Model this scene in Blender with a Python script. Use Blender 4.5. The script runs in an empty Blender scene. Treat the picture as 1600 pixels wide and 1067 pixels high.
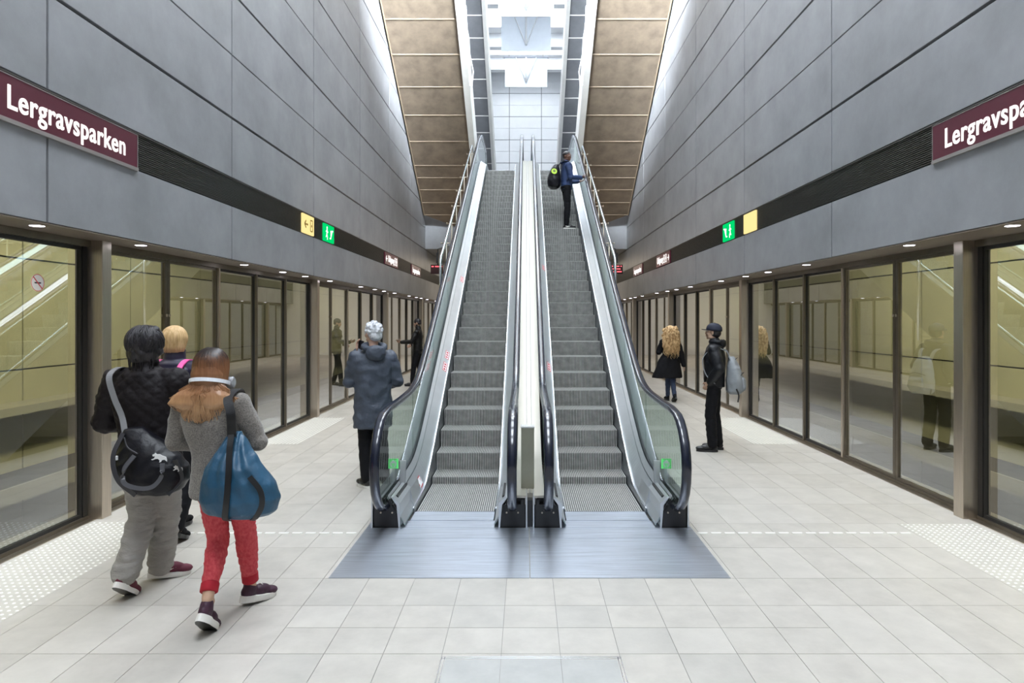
import bpy, bmesh, math, random
from mathutils import Vector, Matrix, Euler, noise as mnoise
random.seed(7)
PI = math.pi
D = bpy.data
COL = bpy.context.scene.collection
scene = bpy.context.scene

# ------------------------------------------------------------ camera, light, exposure
F = 1001.0            # focal length in pixels of the 1600 px wide frame
EYE = 1.83
cam_d = D.cameras.new('camera')
cam = D.objects.new('camera', cam_d)
COL.objects.link(cam)
cam.location = (0, 0, EYE)
cam.rotation_euler = (PI / 2, 0, 0)
cam_d.sensor_width = 36.0
cam_d.lens = F / 1600 * 36.0
cam_d.shift_x = -22 / 1600
cam_d.shift_y = -36.5 / 1600
cam_d.clip_start = 0.05
cam_d.clip_end = 200
scene.camera = cam

scene.view_settings.view_transform = 'Standard'
scene.view_settings.look = 'None'
scene.view_settings.gamma = 1
scene.view_settings.use_curve_mapping = False
scene.view_settings.exposure = 1.0

world = D.worlds.new('world')
scene.world = world
world.use_nodes = True
world.node_tree.nodes['Background'].inputs[0].default_value = (0.75, 0.87, 1.0, 1)
world.node_tree.nodes['Background'].inputs[1].default_value = 0.25

SKY_FAR, SKY_MID, SKY_NEAR = 6.5, 8.0, 11.0      # emission of the skylights

def area(name, loc, rot, sx, sy, power, color, spread=PI):
    l = D.lights.new(name, 'AREA')
    l.shape = 'RECTANGLE'
    l.size, l.size_y = sx, sy
    l.energy = power
    l.color = color
    l.spread = spread
    o = D.objects.new(name, l)
    o.location = loc
    o.rotation_euler = rot
    COL.objects.link(o)
    return o

# warm luminaires over the tracks, above the door header on the far side of the glass
for sgn in (-1, 1):
    for (y0, y1, pw) in ((0.0, 13.5, 150), (20.5, 27.0, 75)):
        o = area('track_luminaire', (sgn * 4.75, (y0 + y1) / 2, 3.15), (0, 0, 0), 0.25, y1 - y0, pw * 1.0, (1.0, 0.90, 0.66))
        o.rotation_euler = (0, -sgn * math.radians(48), 0)
# lamps in the soffit of the platform far end, under the mezzanine
area('mezzanine_soffit_lamp', (0, 27.0, 4.1), (0, 0, 0), 6.0, 6.0, 100, (1.0, 0.86, 0.68))
# added unseen upward fill, imitating warm downlight bounce off the floor below the stairs
for sgn in (-1, 1):
    area('floor_bounce_fill', (sgn * 2.5, 16.0, 3.3), (PI, 0, 0), 1.6, 12.0, 22, (1.0, 0.80, 0.58))
    o = area('daylight_beam', (-sgn * 1.0, 7.5, 13.3), (0, 0, 0), 1.5, 3.0, 780, (0.85, 0.93, 1.0), math.radians(31))  # added narrow area light, throws extra daylight on the far upper walls
    o.rotation_euler = (Vector((sgn * 3.6, 17.6, 10.6)) - o.location).to_track_quat('-Z', 'Y').to_euler()
# ------------------------------------------------------------ node helpers
MATS = {}
def _new(name):
    m = D.materials.new(name)
    m.use_nodes = True
    nt = m.node_tree
    nt.nodes.clear()
    out = nt.nodes.new('ShaderNodeOutputMaterial')
    return m, nt, out

def mat(name, color, rough=0.5, metal=0.0, var=0.0, vscale=4.0, bump=0.0, bscale=60.0, vstretch=None,
        spec=0.5, coat=0.0, sheen=0.0, emit=None, estr=0.0, color2=None, bdist=0.005, trans=0.0, bstretch=None, detail=6):
    if name in MATS:
        return MATS[name]
    m, nt, out = _new(name)
    N, L = nt.nodes, nt.links
    b = N.new('ShaderNodeBsdfPrincipled')
    L.new(b.outputs[0], out.inputs[0])
    b.inputs['Roughness'].default_value = rough
    b.inputs['Metallic'].default_value = metal
    b.inputs['Specular IOR Level'].default_value = spec
    b.inputs['Coat Weight'].default_value = coat
    b.inputs['Sheen Weight'].default_value = sheen
    b.inputs['Transmission Weight'].default_value = trans
    tc = N.new('ShaderNodeTexCoord')
    c = (*color, 1)
    if var > 0 or color2:
        mp = N.new('ShaderNodeMapping')
        L.new(tc.outputs['Object'], mp.inputs[0])
        if vstretch:
            mp.inputs['Scale'].default_value = vstretch
        nz = N.new('ShaderNodeTexNoise')
        nz.inputs['Scale'].default_value = vscale
        nz.inputs['Detail'].default_value = detail
        nz.inputs['Roughness'].default_value = 0.62
        L.new(mp.outputs[0], nz.inputs['Vector'])
        rm = N.new('ShaderNodeValToRGB')
        rm.color_ramp.elements[0].position = 0.3
        rm.color_ramp.elements[1].position = 0.7
        c2 = color2 if color2 else tuple(min(1, v * (1 + var)) for v in color)
        c1 = tuple(v * (1 - var) for v in color) if not color2 else color
        rm.color_ramp.elements[0].color = (*c1, 1)
        rm.color_ramp.elements[1].color = (*c2, 1)
        L.new(nz.outputs['Fac'], rm.inputs[0])
        L.new(rm.outputs[0], b.inputs['Base Color'])
    else:
        b.inputs['Base Color'].default_value = c
    if bump > 0:
        mp2 = N.new('ShaderNodeMapping')
        L.new(tc.outputs['Object'], mp2.inputs[0])
        if bstretch:
            mp2.inputs['Scale'].default_value = bstretch
        nb = N.new('ShaderNodeTexNoise')
        nb.inputs['Scale'].default_value = bscale
        nb.inputs['Detail'].default_value = 4
        L.new(mp2.outputs[0], nb.inputs['Vector'])
        bp = N.new('ShaderNodeBump')
        bp.inputs['Strength'].default_value = bump
        bp.inputs['Distance'].default_value = bdist
        L.new(nb.outputs['Fac'], bp.inputs['Height'])
        L.new(bp.outputs[0], b.inputs['Normal'])
    if emit:
        b.inputs['Emission Color'].default_value = (*emit, 1)
        b.inputs['Emission Strength'].default_value = estr
    MATS[name] = m
    return m

def glass_mat(name, tint, base=0.10, graze=0.75, power=3.0, rough=0.0):
    if name in MATS:
        return MATS[name]
    m, nt, out = _new(name)
    N, L = nt.nodes, nt.links
    tr = N.new('ShaderNodeBsdfTransparent'); tr.inputs[0].default_value = (*tint, 1)
    gl = N.new('ShaderNodeBsdfGlossy'); gl.inputs['Roughness'].default_value = rough
    gl.inputs[0].default_value = (0.95, 0.97, 1.0, 1)
    lw = N.new('ShaderNodeLayerWeight'); lw.inputs[0].default_value = 0.5
    pw = N.new('ShaderNodeMath'); pw.operation = 'POWER'; pw.inputs[1].default_value = power
    L.new(lw.outputs['Facing'], pw.inputs[0])
    ma = N.new('ShaderNodeMath'); ma.operation = 'MULTIPLY_ADD'
    ma.inputs[1].default_value = graze; ma.inputs[2].default_value = base
    L.new(pw.outputs[0], ma.inputs[0])
    ge = N.new('ShaderNodeNewGeometry')
    inv = N.new('ShaderNodeMath'); inv.operation = 'SUBTRACT'; inv.inputs[0].default_value = 1.0
    L.new(ge.outputs['Backfacing'], inv.inputs[1])
    mu = N.new('ShaderNodeMath'); mu.operation = 'MULTIPLY'; mu.use_clamp = True
    L.new(ma.outputs[0], mu.inputs[0]); L.new(inv.outputs[0], mu.inputs[1])
    mx = N.new('ShaderNodeMixShader')
    L.new(mu.outputs[0], mx.inputs[0]); L.new(tr.outputs[0], mx.inputs[1]); L.new(gl.outputs[0], mx.inputs[2])
    L.new(mx.outputs[0], out.inputs[0])
    MATS[name] = m
    return m

def emat(name, color, strength):
    if name in MATS:
        return MATS[name]
    m, nt, out = _new(name)
    e = nt.nodes.new('ShaderNodeEmission')
    e.inputs[0].default_value = (*color, 1); e.inputs[1].default_value = strength
    nt.links.new(e.outputs[0], out.inputs[0])
    MATS[name] = m
    return m

# ------------------------------------------------------------ mesh helpers
def box(bm, x0, x1, y0, y1, z0, z1, mi=0, bevel=0.0):
    vs = [bm.verts.new(p) for p in ((x0, y0, z0), (x1, y0, z0), (x1, y1, z0), (x0, y1, z0),
                                    (x0, y0, z1), (x1, y0, z1), (x1, y1, z1), (x0, y1, z1))]
    if (x1 - x0) * (y1 - y0) * (z1 - z0) < 0:
        vs = [vs[i] for i in (4, 5, 6, 7, 0, 1, 2, 3)]
    fs = [(0, 3, 2, 1), (4, 5, 6, 7), (0, 1, 5, 4), (1, 2, 6, 5), (2, 3, 7, 6), (3, 0, 4, 7)]
    out = []
    for f in fs:
        fc = bm.faces.new([vs[i] for i in f]); fc.material_index = mi; out.append(fc)
    if bevel > 0:
        es = list({e for f in out for e in f.edges})
        bmesh.ops.bevel(bm, geom=es, offset=bevel, segments=2, affect='EDGES', profile=0.6)
    return vs

def prism(bm, pts, a0, a1, axis='x', mi=0):
    """extrude polygon pts (2D) along axis between a0 and a1; pts are (u,v): axis x -> (y,z); y -> (x,z); z -> (x,y)"""
    def P(a, u, v):
        return {'x': (a, u, v), 'y': (u, a, v), 'z': (u, v, a)}[axis]
    A = [bm.verts.new(P(a0, u, v)) for u, v in pts]
    B = [bm.verts.new(P(a1, u, v)) for u, v in pts]
    n = len(pts)
    fs = [bm.faces.new(A[::-1]), bm.faces.new(B)]
    for i in range(n):
        j = (i + 1) % n
        fs.append(bm.faces.new((A[i], A[j], B[j], B[i])))
    for f in fs:
        f.material_index = mi
    return fs

def frame_of(d):
    d = d.normalized()
    up = Vector((0, 0, 1)) if abs(d.z) < 0.95 else Vector((0, 1, 0))
    x = d.cross(up).normalized()
    return x, x.cross(d).normalized() * -1

def tube(bm, pts, r, n=8, mi=0, cap=True, smooth=True):
    pts = [Vector(p) for p in pts]
    rs = r if isinstance(r, (list, tuple)) else [r] * len(pts)
    rings = []
    px = None
    for i, p in enumerate(pts):
        if i == 0: d = pts[1] - p
        elif i == len(pts) - 1: d = p - pts[i - 1]
        else: d = (pts[i + 1] - p).normalized() + (p - pts[i - 1]).normalized()
        if d.length < 1e-9: d = Vector((0, 0, 1))
        d.normalize()
        if px is None:
            x, y = frame_of(d)
        else:
            x = (px - d * px.dot(d)).normalized(); y = d.cross(x)
        px = x
        y = d.cross(x)
        rings.append([bm.verts.new(p + (x * math.cos(2 * PI * k / n) + y * math.sin(2 * PI * k / n)) * rs[i]) for k in range(n)])
    for a, b in zip(rings, rings[1:]):
        for k in range(n):
            f = bm.faces.new((a[k], a[(k + 1) % n], b[(k + 1) % n], b[k])); f.material_index = mi; f.smooth = smooth
    if cap:
        f = bm.faces.new(rings[0][::-1]); f.material_index = mi
        f = bm.faces.new(rings[-1]); f.material_index = mi

def lathe(bm, prof, center=(0, 0, 0), n=24, mi=0, smooth=True, axis='z'):
    """prof = [(r, h)...] turned about an axis through center"""
    cx, cy, cz = center
    def P(r, h, a):
        u, v = r * math.cos(a), r * math.sin(a)
        return {'z': (cx + u, cy + v, cz + h), 'x': (cx + h, cy + u, cz + v), 'y': (cx + v, cy + h, cz + u)}[axis]
    rings = [[bm.verts.new(P(max(r, 1e-5), h, 2 * PI * k / n)) for k in range(n)] for r, h in prof]
    for a, b in zip(rings, rings[1:]):
        for k in range(n):
            f = bm.faces.new((a[k], a[(k + 1) % n], b[(k + 1) % n], b[k])); f.material_index = mi; f.smooth = smooth
    bm.faces.new(rings[0][::-1]).material_index = mi
    bm.faces.new(rings[-1]).material_index = mi

def obj(name, bm, m, parent=None, fix=True):
    if fix:
        bmesh.ops.recalc_face_normals(bm, faces=bm.faces[:])
    me = D.meshes.new(name)
    bm.to_mesh(me); bm.free()
    for mm in (m if isinstance(m, (list, tuple)) else [m]):
        me.materials.append(mm)
    o = D.objects.new(name, me)
    COL.objects.link(o)
    if parent: o.parent = parent
    return o

def BM(): return bmesh.new()

def tag(o, label, cat, group=None, kind=None):
    o['label'] = label; o['category'] = cat
    if group: o['group'] = group
    if kind: o['kind'] = kind
    return o

def thing(name, label, cat, loc=(0, 0, 0), rz=0, group=None, kind=None):
    o = D.objects.new(name, None)
    o.empty_display_size = 0.1
    COL.objects.link(o)
    o.location = loc; o.rotation_euler = (0, 0, rz)
    return tag(o, label, cat, group, kind)

def struct(name, bm, m, label=None, cat=None):
    o = obj(name, bm, m)
    o['kind'] = 'structure'
    if label: o['label'] = label
    if cat: o['category'] = cat
    return o

def dup(root, loc=None, rz=None, label=None, group=None):
    def cp(o, par):
        c = o.copy(); COL.objects.link(c)
        if par: c.parent = par
        for k in o.children: cp(k, c)
        return c
    r = cp(root, None)
    if loc is not None: r.location = loc
    if rz is not None: r.rotation_euler = (0, 0, rz)
    if label: r['label'] = label
    if group: r['group'] = group
    return r

def ordinal(n):
    return ['nearest', 'second nearest', 'third', 'fourth', 'fifth', 'sixth', 'seventh', 'eighth', 'ninth', 'tenth', 'eleventh',
            'twelfth', 'thirteenth', 'fourteenth', 'fifteenth', 'sixteenth', 'seventeenth', 'eighteenth', 'nineteenth',
            'twentieth', 'twenty-first', 'twenty-second', 'twenty-third', 'twenty-fourth', 'twenty-fifth', 'twenty-sixth'][n]

SIDE = {-1: 'left', 1: 'right'}
# ------------------------------------------------------------ the setting
XG = {-1: 4.01, 1: 4.13}     # glass plane of the platform doors
XW = 3.6                     # face of the concrete above
XT = 7.15                    # far wall of the track tunnels
Y0, Y1 = -7.0, 32.0
ZC = 13.6

m_conc = mat('concrete_panel', (0.26, 0.265, 0.28), 0.42, 0, 0.17, 1.6, 0.15, 45, bdist=0.003, spec=0.5)
m_joint = mat('joint_black', (0.012, 0.012, 0.014), 0.8)
m_floor = mat('floor_stone', (0.47, 0.445, 0.405), 0.36, 0, 0.10, 5.0, 0.05, 90)
m_floor2 = mat('floor_stone_b', (0.50, 0.475, 0.435), 0.33, 0, 0.09, 4.0, 0.05, 90)
m_floor3 = mat('floor_stone_c', (0.44, 0.42, 0.385), 0.38, 0, 0.10, 4.0, 0.05, 90)
m_grout = mat('grout', (0.25, 0.24, 0.22), 0.8)
m_white = mat('white_paint', (0.82, 0.83, 0.84), 0.45, 0, 0.03, 2)
m_steel = mat('brushed_steel', (0.56, 0.49, 0.41), 0.32, 1.0, 0.12, 8, 0.15, 40, vstretch=(20, 20, 0.4), bstretch=(30, 30, 0.5), bdist=0.001)
m_bronze = mat('door_frame_metal', (0.17, 0.145, 0.11), 0.36, 0.8, 0.1, 6)
m_gasket = mat('black_gasket', (0.015, 0.014, 0.013), 0.5)
m_soffit = mat('soffit_metal', (0.20, 0.16, 0.125), 0.45, 0.3, 0.08, 3)
m_dglass = glass_mat('door_glass', (0.80, 0.82, 0.74), 0.16, 1.25, 2.4)
m_tunnel = mat('tunnel_panel', (0.52, 0.50, 0.36), 0.5, 0, 0.08, 1.2)
m_dark = mat('dark_track', (0.05, 0.048, 0.042), 0.8, 0, 0.2, 2)

CXL, CXR = (-1.06, -0.28), (0.35, 1.13)
# platform floor: stone slabs laid with open joints over a grout bed
bm = BM()
box(bm, -4.3, 4.4, Y0, 5.6, -0.25, -0.004, 3); box(bm, -4.3, 4.4, 9.4, Y1, -0.25, -0.004, 3)
box(bm, -4.3, CXL[0], 5.6, 9.4, -0.25, -0.004, 3); box(bm, CXL[1], CXR[0], 5.6, 9.4, -0.25, -0.004, 3); box(bm, CXR[1], 4.4, 5.6, 9.4, -0.25, -0.004, 3)
box(bm, -1.2, 1.3, 5.6, 9.4, -0.6, -0.5, 3)
TX, X_ORG = 0.322, -0.1356
PLX0, PLX1, PLY0, PLY1 = -1.39, 1.44, 4.507, 6.4
rows = []
y = 4.507 - 0.0
yy = 4.507
ys = [4.507]
r = 4.507
for h in (0.427,):                       # first row behind the plate edge
    r -= h; ys.append(r)
while r > Y0:
    r -= 0.293; ys.append(r)
front_rows = sorted(ys)
ys2 = [4.507]
r = 4.507
while r < Y1:
    r += 0.6; ys2.append(r)
i0 = int((-4.3 - X_ORG) / TX) - 1
HX0, HX1, HY1 = -0.457, 0.512, 3.46
def slab(x0, x1, y0, y1, mi):
    g = 0.0017
    x0, x1 = max(x0, -XG[-1] - 0.12), min(x1, XG[1] + 0.12)
    if x1 - x0 < 0.02: return
    box(bm, x0 + g, x1 - g, y0 + g, y1 - g, -0.004, 0.0, mi)
for i in range(i0, 16):
    x0, x1 = X_ORG + i * TX, X_ORG + (i + 1) * TX
    centre = -1.5 < x0 < 1.55
    rr = front_rows if centre else front_rows[::2]
    for a, b in zip(rr, rr[1:]):
        slab(x0, x1, a, b, random.choice((0, 0, 1, 2, 0)) if centre else random.choice((0, 1, 1, 0)))
    if not centre and rr[-1] < 4.507: slab(x0, x1, rr[-1], 4.507, 0)
    for a, b in zip(ys2, ys2[1:]):
        if PLX0 - 0.02 < x0 and x1 < PLX1 + 0.02 and a < 9.5: continue
        if a < 9.5 and x1 > PLX0 and x0 < PLX1:
            if x0 < PLX0: slab(x0, PLX0, a, b, 1)
            else: slab(PLX1, x1, a, b, 1)
            continue
        slab(x0, x1, a, b, random.choice((0, 1, 1, 0)))
floor = struct('floor', bm, [m_floor, m_floor2, m_floor3, m_grout], 'pale grey stone tiled platform floor', 'floor')

# tunnels on both sides
for s in (-1, 1):
    bm = BM()
    w = 2.48
    j0 = 9.1 - w * 8
    ZL = [-1.2, EYE - .1016 * XT, EYE + .1185 * XT, 4.3]
    y = j0
    while y < 42:
        for a, b in zip(ZL, ZL[1:]):
            box(bm, s * XT, s * (XT + 0.05), y + 0.012, y + w - 0.012, a + 0.012, b - 0.012, 0)
        y += w
    box(bm, s * (XT + 0.05), s * (XT + 0.3), Y0, 42, -1.3, 4.5, 1)
    struct('wall_tunnel_' + SIDE[s], bm, [m_tunnel, m_joint], 'yellowish panelled track wall seen through the %s glass' % SIDE[s], 'wall')
    bm = BM()
    box(bm, s * 4.3, s * (XT + 0.3), Y0, 42, -1.5, -1.2, 0)
    box(bm, s * 4.25, s * 4.32, Y0, 42, -1.5, -0.01, 0)
    struct('floor_track_' + SIDE[s], bm, m_dark, 'dark track bed beyond the %s doors' % SIDE[s], 'floor')
    bm = BM()
    box(bm, s * 3.9, s * (XT + 0.3), Y0, 42, 4.3, 4.5, 0)
    box(bm, s * XT, s * (XT + 0.3), Y0 - 0.2, Y0, -1.5, 4.5, 0)
    box(bm, s * 3.9, s * (XT + 0.3), 41.9, 42.1, -1.5, 4.5, 0)
    struct('ceiling_track_' + SIDE[s], bm, m_dark, 'dark ceiling over the %s track' % SIDE[s], 'ceiling')
    # emergency walkway and cable tray along the track wall
    bm = BM()
    box(bm, s * 6.25, s * XT, Y0, 42, -0.42, -0.30, 0)
    box(bm, s * 6.22, s * 6.25, Y0, 42, -0.42, -0.22, 1)
    box(bm, s * 6.7, s * XT, Y0, 42, 0.55, 0.66, 1)
    struct('trim_walkway_' + SIDE[s], bm, [m_dark, mat('walkway_edge', (0.5, 0.48, 0.42), 0.6)], 'pale walkway edge along the %s track' % SIDE[s], 'walkway')

# concrete walls above the doors
JY = {-1: [4.82 + 3.02 * k for k in range(-4, 11)], 1: [7.55 + 3.02 * k for k in range(-5, 10)]}
ZJ = [3.55, 4.28, 5.05, 5.82, 6.58, 7.34, 8.10, 8.86, 9.62, 10.38, 11.14, 11.90, 12.66, 13.6]
for s in (-1, 1):
    bm = BM()
    js = [Y0] + [j for j in JY[s] if Y0 + .3 < j < Y1] + [Y1]
    g = 0.011
    for a, b in zip(js, js[1:]):
        box(bm, s * XW, s * (XW + 0.06), a + g, b - g, 2.55, 3.195, 0, 0.004)
        for k, (z0, z1) in enumerate(zip(ZJ, ZJ[1:])):
            gz = 0.016 if k % 2 == 1 else 0.008
            gz1 = 0.016 if k % 2 == 0 else 0.008
            box(bm, s * XW, s * (XW + 0.06), a + g, b - g, z0 + (gz if k else 0.006), z1 - gz1, 0, 0.004)
    box(bm, s * (XW + 0.05), s * 3.9, Y0, Y1, 2.56, 3.19, 1)
    box(bm, s * (XW + 0.09), s * 3.9, Y0, Y1, 3.19, 3.56, 1)
    box(bm, s * (XW + 0.05), s * 3.9, Y0, Y1, 3.56, ZC, 1)
    struct('wall_' + SIDE[s], bm, [m_conc, m_joint], 'tall grey concrete panel wall on the %s' % SIDE[s], 'wall')
    # grille band
    bm = BM()
    n = 17
    z0, z1 = 3.21, 3.535
    for k in range(n):
        z = z0 + (z1 - z0) * (k + 0.5) / n
        box(bm, s * (XW + 0.012), s * (XW + 0.03), Y0, Y1, z - 0.0045, z + 0.0045, 0)
    box(bm, s * (XW + 0.0), s * (XW + 0.05), Y0, Y1, 3.535, 3.548, 0)
    box(bm, s * (XW + 0.03), s * (XW + 0.05), Y0, Y1, 3.195, 3.545, 1)
    struct('trim_grille_' + SIDE[s], bm, [mat('grille_slat', (0.085, 0.08, 0.072), 0.45, 0.6), m_joint], 'dark slotted grille band along the %s concrete wall' % SIDE[s], 'grille')
    # soffit with the lights and the door header
    bm = BM()
    gx = XG[s]
    box(bm, s * (XW + 0.004), s * (gx - 0.05), Y0, Y1, 2.535, 2.546, 0)
    box(bm, s * (gx - 0.05), s * (gx + 0.14), Y0, Y1, 2.475, 2.9, 1)
    box(bm, s * (gx - 0.03), s * (gx + 0.06), Y0, Y1, 0.0, 0.035, 1)
    box(bm, s * (gx - 0.10), s * (gx - 0.03), Y0, Y1, 0.0, 0.006, 2)
    struct('trim_header_' + SIDE[s], bm, [m_soffit, m_bronze, m_steel], 'brown metal soffit and door header on the %s' % SIDE[s], 'header')

# platform screen doors: bays of five panels between steel posts
def pane_unit(kind, idx, s, ya, yb):
    gx = XG[s]
    nm = '%s_%d' % (kind, idx)
    root = D.objects.new(nm, None); COL.objects.link(root); root['kind'] = 'structure'
    root['label'] = '%s glass %s panel in the %s platform screen' % (ordinal_any(idx), 'sliding door' if kind == 'door' else 'fixed', SIDE[s])
    root['category'] = 'door' if kind == 'door' else 'window'
    root.location = (s * gx, (ya + yb) / 2, 0)
    h = (yb - ya) / 2
    bm = BM()
    fw = 0.045 if kind == 'door' else 0.02
    dx0, dx1 = (-0.012, 0.035)
    def bx(y0, y1, z0, z1): box(bm, s * dx0, s * dx1, y0, y1, z0, z1)
    bx(-h + 0.004, -h + 0.004 + fw, 0.035, 2.475); bx(h - 0.004 - fw, h - 0.004, 0.035, 2.475)
    bx(-h + 0.004 + fw, h - 0.004 - fw, 0.035, 0.035 + 0.03); bx(-h + 0.004 + fw, h - 0.004 - fw, 2.475 - 0.03, 2.475)
    obj(kind + '_frame' if kind == 'door' else 'window_frame', bm, m_bronze if kind == 'door' else m_gasket, root)
    bm = BM()
    box(bm, 0.004 * s, 0.016 * s, -h + 0.004 + fw, h - 0.004 - fw, 0.065, 2.445)
    obj('glass_pane', bm, m_dglass, root)
    return root
def ordinal_any(i):
    ones = ['zeroth', 'first', 'second', 'third', 'fourth', 'fifth', 'sixth', 'seventh', 'eighth', 'ninth', 'tenth', 'eleventh',
            'twelfth', 'thirteenth', 'fourteenth', 'fifteenth', 'sixteenth', 'seventeenth', 'eighteenth', 'nineteenth']
    if i < 20: return ones[i]
    tens = ['', '', 'twenty', 'thirty', 'forty', 'fifty', 'sixty', 'seventy'][i // 10]
    return (tens + '-' + ones[i % 10]) if i % 10 else {20: 'twentieth', 30: 'thirtieth', 40: 'fortieth', 50: 'fiftieth', 60: 'sixtieth', 70: 'seventieth'}[i]
nd = nw = nt_ = 0
for s in (-1, 1):
    gx = XG[s]
    for bay in range(-1, 5):
        yb0 = 5.97 + 6.0 * bay + 0.0
        if bay < -1: continue
        # steel post at the start of each bay
        nt_ += 1
        bm = BM()
        box(bm, s * (gx - 0.155), s * (gx + 0.02), yb0 - 0.14, yb0 - 0.01, 0, 2.545, 0, 0.006)
        box(bm, s * (gx - 0.02), s * (gx + 0.05), yb0 - 0.2, yb0 + 0.03, 0, 2.475, 1)
        struct('trim_post_%d' % nt_, bm, [m_steel, m_gasket], '%s steel post of the %s platform screen' % (ordinal_any(bay + 2), SIDE[s]), 'post')
        for k in range(5):
            ya, yb = yb0 + 0.02 + 1.156 * k, yb0 + 0.02 + 1.156 * (k + 1)
            if k in (0, 1):
                nd += 1; d_ = pane_unit('door', nd, s, ya, yb)
                sy = -1 if k == 1 else 1
                bm = BM()
                e = (yb - ya) / 2
                lathe(bm, [(0.016, 0), (0.016, 0.012)], (-s * 0.026 if s > 0 else 0.014, sy * (e - 0.028), 1.86), 12, axis='x')
                obj('lock_knob', bm, m_steel, d_)
            else:
                nw += 1; pane_unit('window', nw, s, ya, yb)
        # bright mullion at the fixed side
        for k in (2, 3, 4):
            bm = BM()
            ya = yb0 + 0.02 + 1.156 * k
            box(bm, s * (gx - 0.04), s * (gx + 0.03), ya - 0.02, ya + 0.02, 0.03, 2.475, 0)
            nt_ += 1
            struct('trim_mullion_%d' % nt_, bm, m_steel if k == 2 else m_bronze, '%s slim mullion of the %s platform screen' % (ordinal_any(min(nt_, 79)), SIDE[s]), 'mullion')

# end walls
bm = BM()
box(bm, -8, 8, Y0 - 0.3, Y0, -1.5, ZC + 0.3)
struct('wall_back', bm, m_conc, 'concrete wall behind the viewer', 'wall')
bm = BM()
box(bm, -4.2, 4.3, Y1, Y1 + 0.2, 0, 5.3)
struct('wall_platform_end', bm, m_white, 'pale wall at the far end of the platform', 'wall')
bm = BM()
YB = 30.0
# white panel wall of the upper hall with dark joints
for ix in range(-4, 4):
    x0 = -0.78 + ix * 1.5
    for iz in range(0, 8):
        z0 = 5.88 + (iz - 0) * 1.083 - 0.04
        box(bm, x0 + 0.012, x0 + 1.488, YB - 0.03, YB, z0 + 0.014, z0 + 0.536)
        box(bm, x0 + 0.012, x0 + 1.488, YB - 0.03, YB, z0 + 0.546, z0 + 1.069)
box(bm, -4, 4, YB, YB + 0.2, 5.5, ZC + 0.3, 1)
struct('wall_front', bm, [m_white, mat('joint_grey', (0.12, 0.12, 0.13), 0.7)], 'white panelled wall above the escalator head', 'wall')

# mezzanine
bm = BM()
box(bm, -XW, XW, 22.9, YB, 4.3, 5.88, 0)
box(bm, -1.42, 1.50, 19.6, 22.9, 5.3, 5.88, 0)
struct('floor_mezzanine', bm, m_conc, 'concrete mezzanine slab at the escalator head', 'floor')

# roof with skylights
bm = BM()
WXS = 1.9
SK = [(-5.5, -1.5, SKY_NEAR, 0), (0.0, 4.0, SKY_NEAR, 0), (5.5, 9.5, SKY_MID, 1), (11.0, 15.0, SKY_FAR, 2), (16.3, 19.7, SKY_FAR, 2), (20.6, 21.4, SKY_FAR, 2), (21.9, 23.0, SKY_FAR, 2), (24.2, 25.9, SKY_FAR, 2), (27.2, 28.6, SKY_FAR, 2)]
ye = Y0
for (a, b, e, q) in SK:
    box(bm, -WXS, WXS, ye, a, ZC, ZC + 0.5); ye = b
box(bm, -WXS, WXS, ye, YB + .2, ZC, ZC + 0.5)
box(bm, -4, -WXS, Y0, YB + .2, ZC, ZC + 0.5); box(bm, WXS, 4, Y0, YB + .2, ZC, ZC + 0.5)
struct('ceiling', bm, m_white, 'white ceiling with roof openings', 'ceiling')
for k, (a, b, e, q) in enumerate(SK):
    bm = BM(); box(bm, -WXS, WXS, a, b, ZC + 0.42, ZC + 0.45)
    struct('window_skylight_%d' % (k + 1), bm, emat('daylight_%d' % q, (0.86, 0.93, 1.0), e), '%s roof light full of daylight' % ordinal_any(k + 1), 'skylight')

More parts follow.
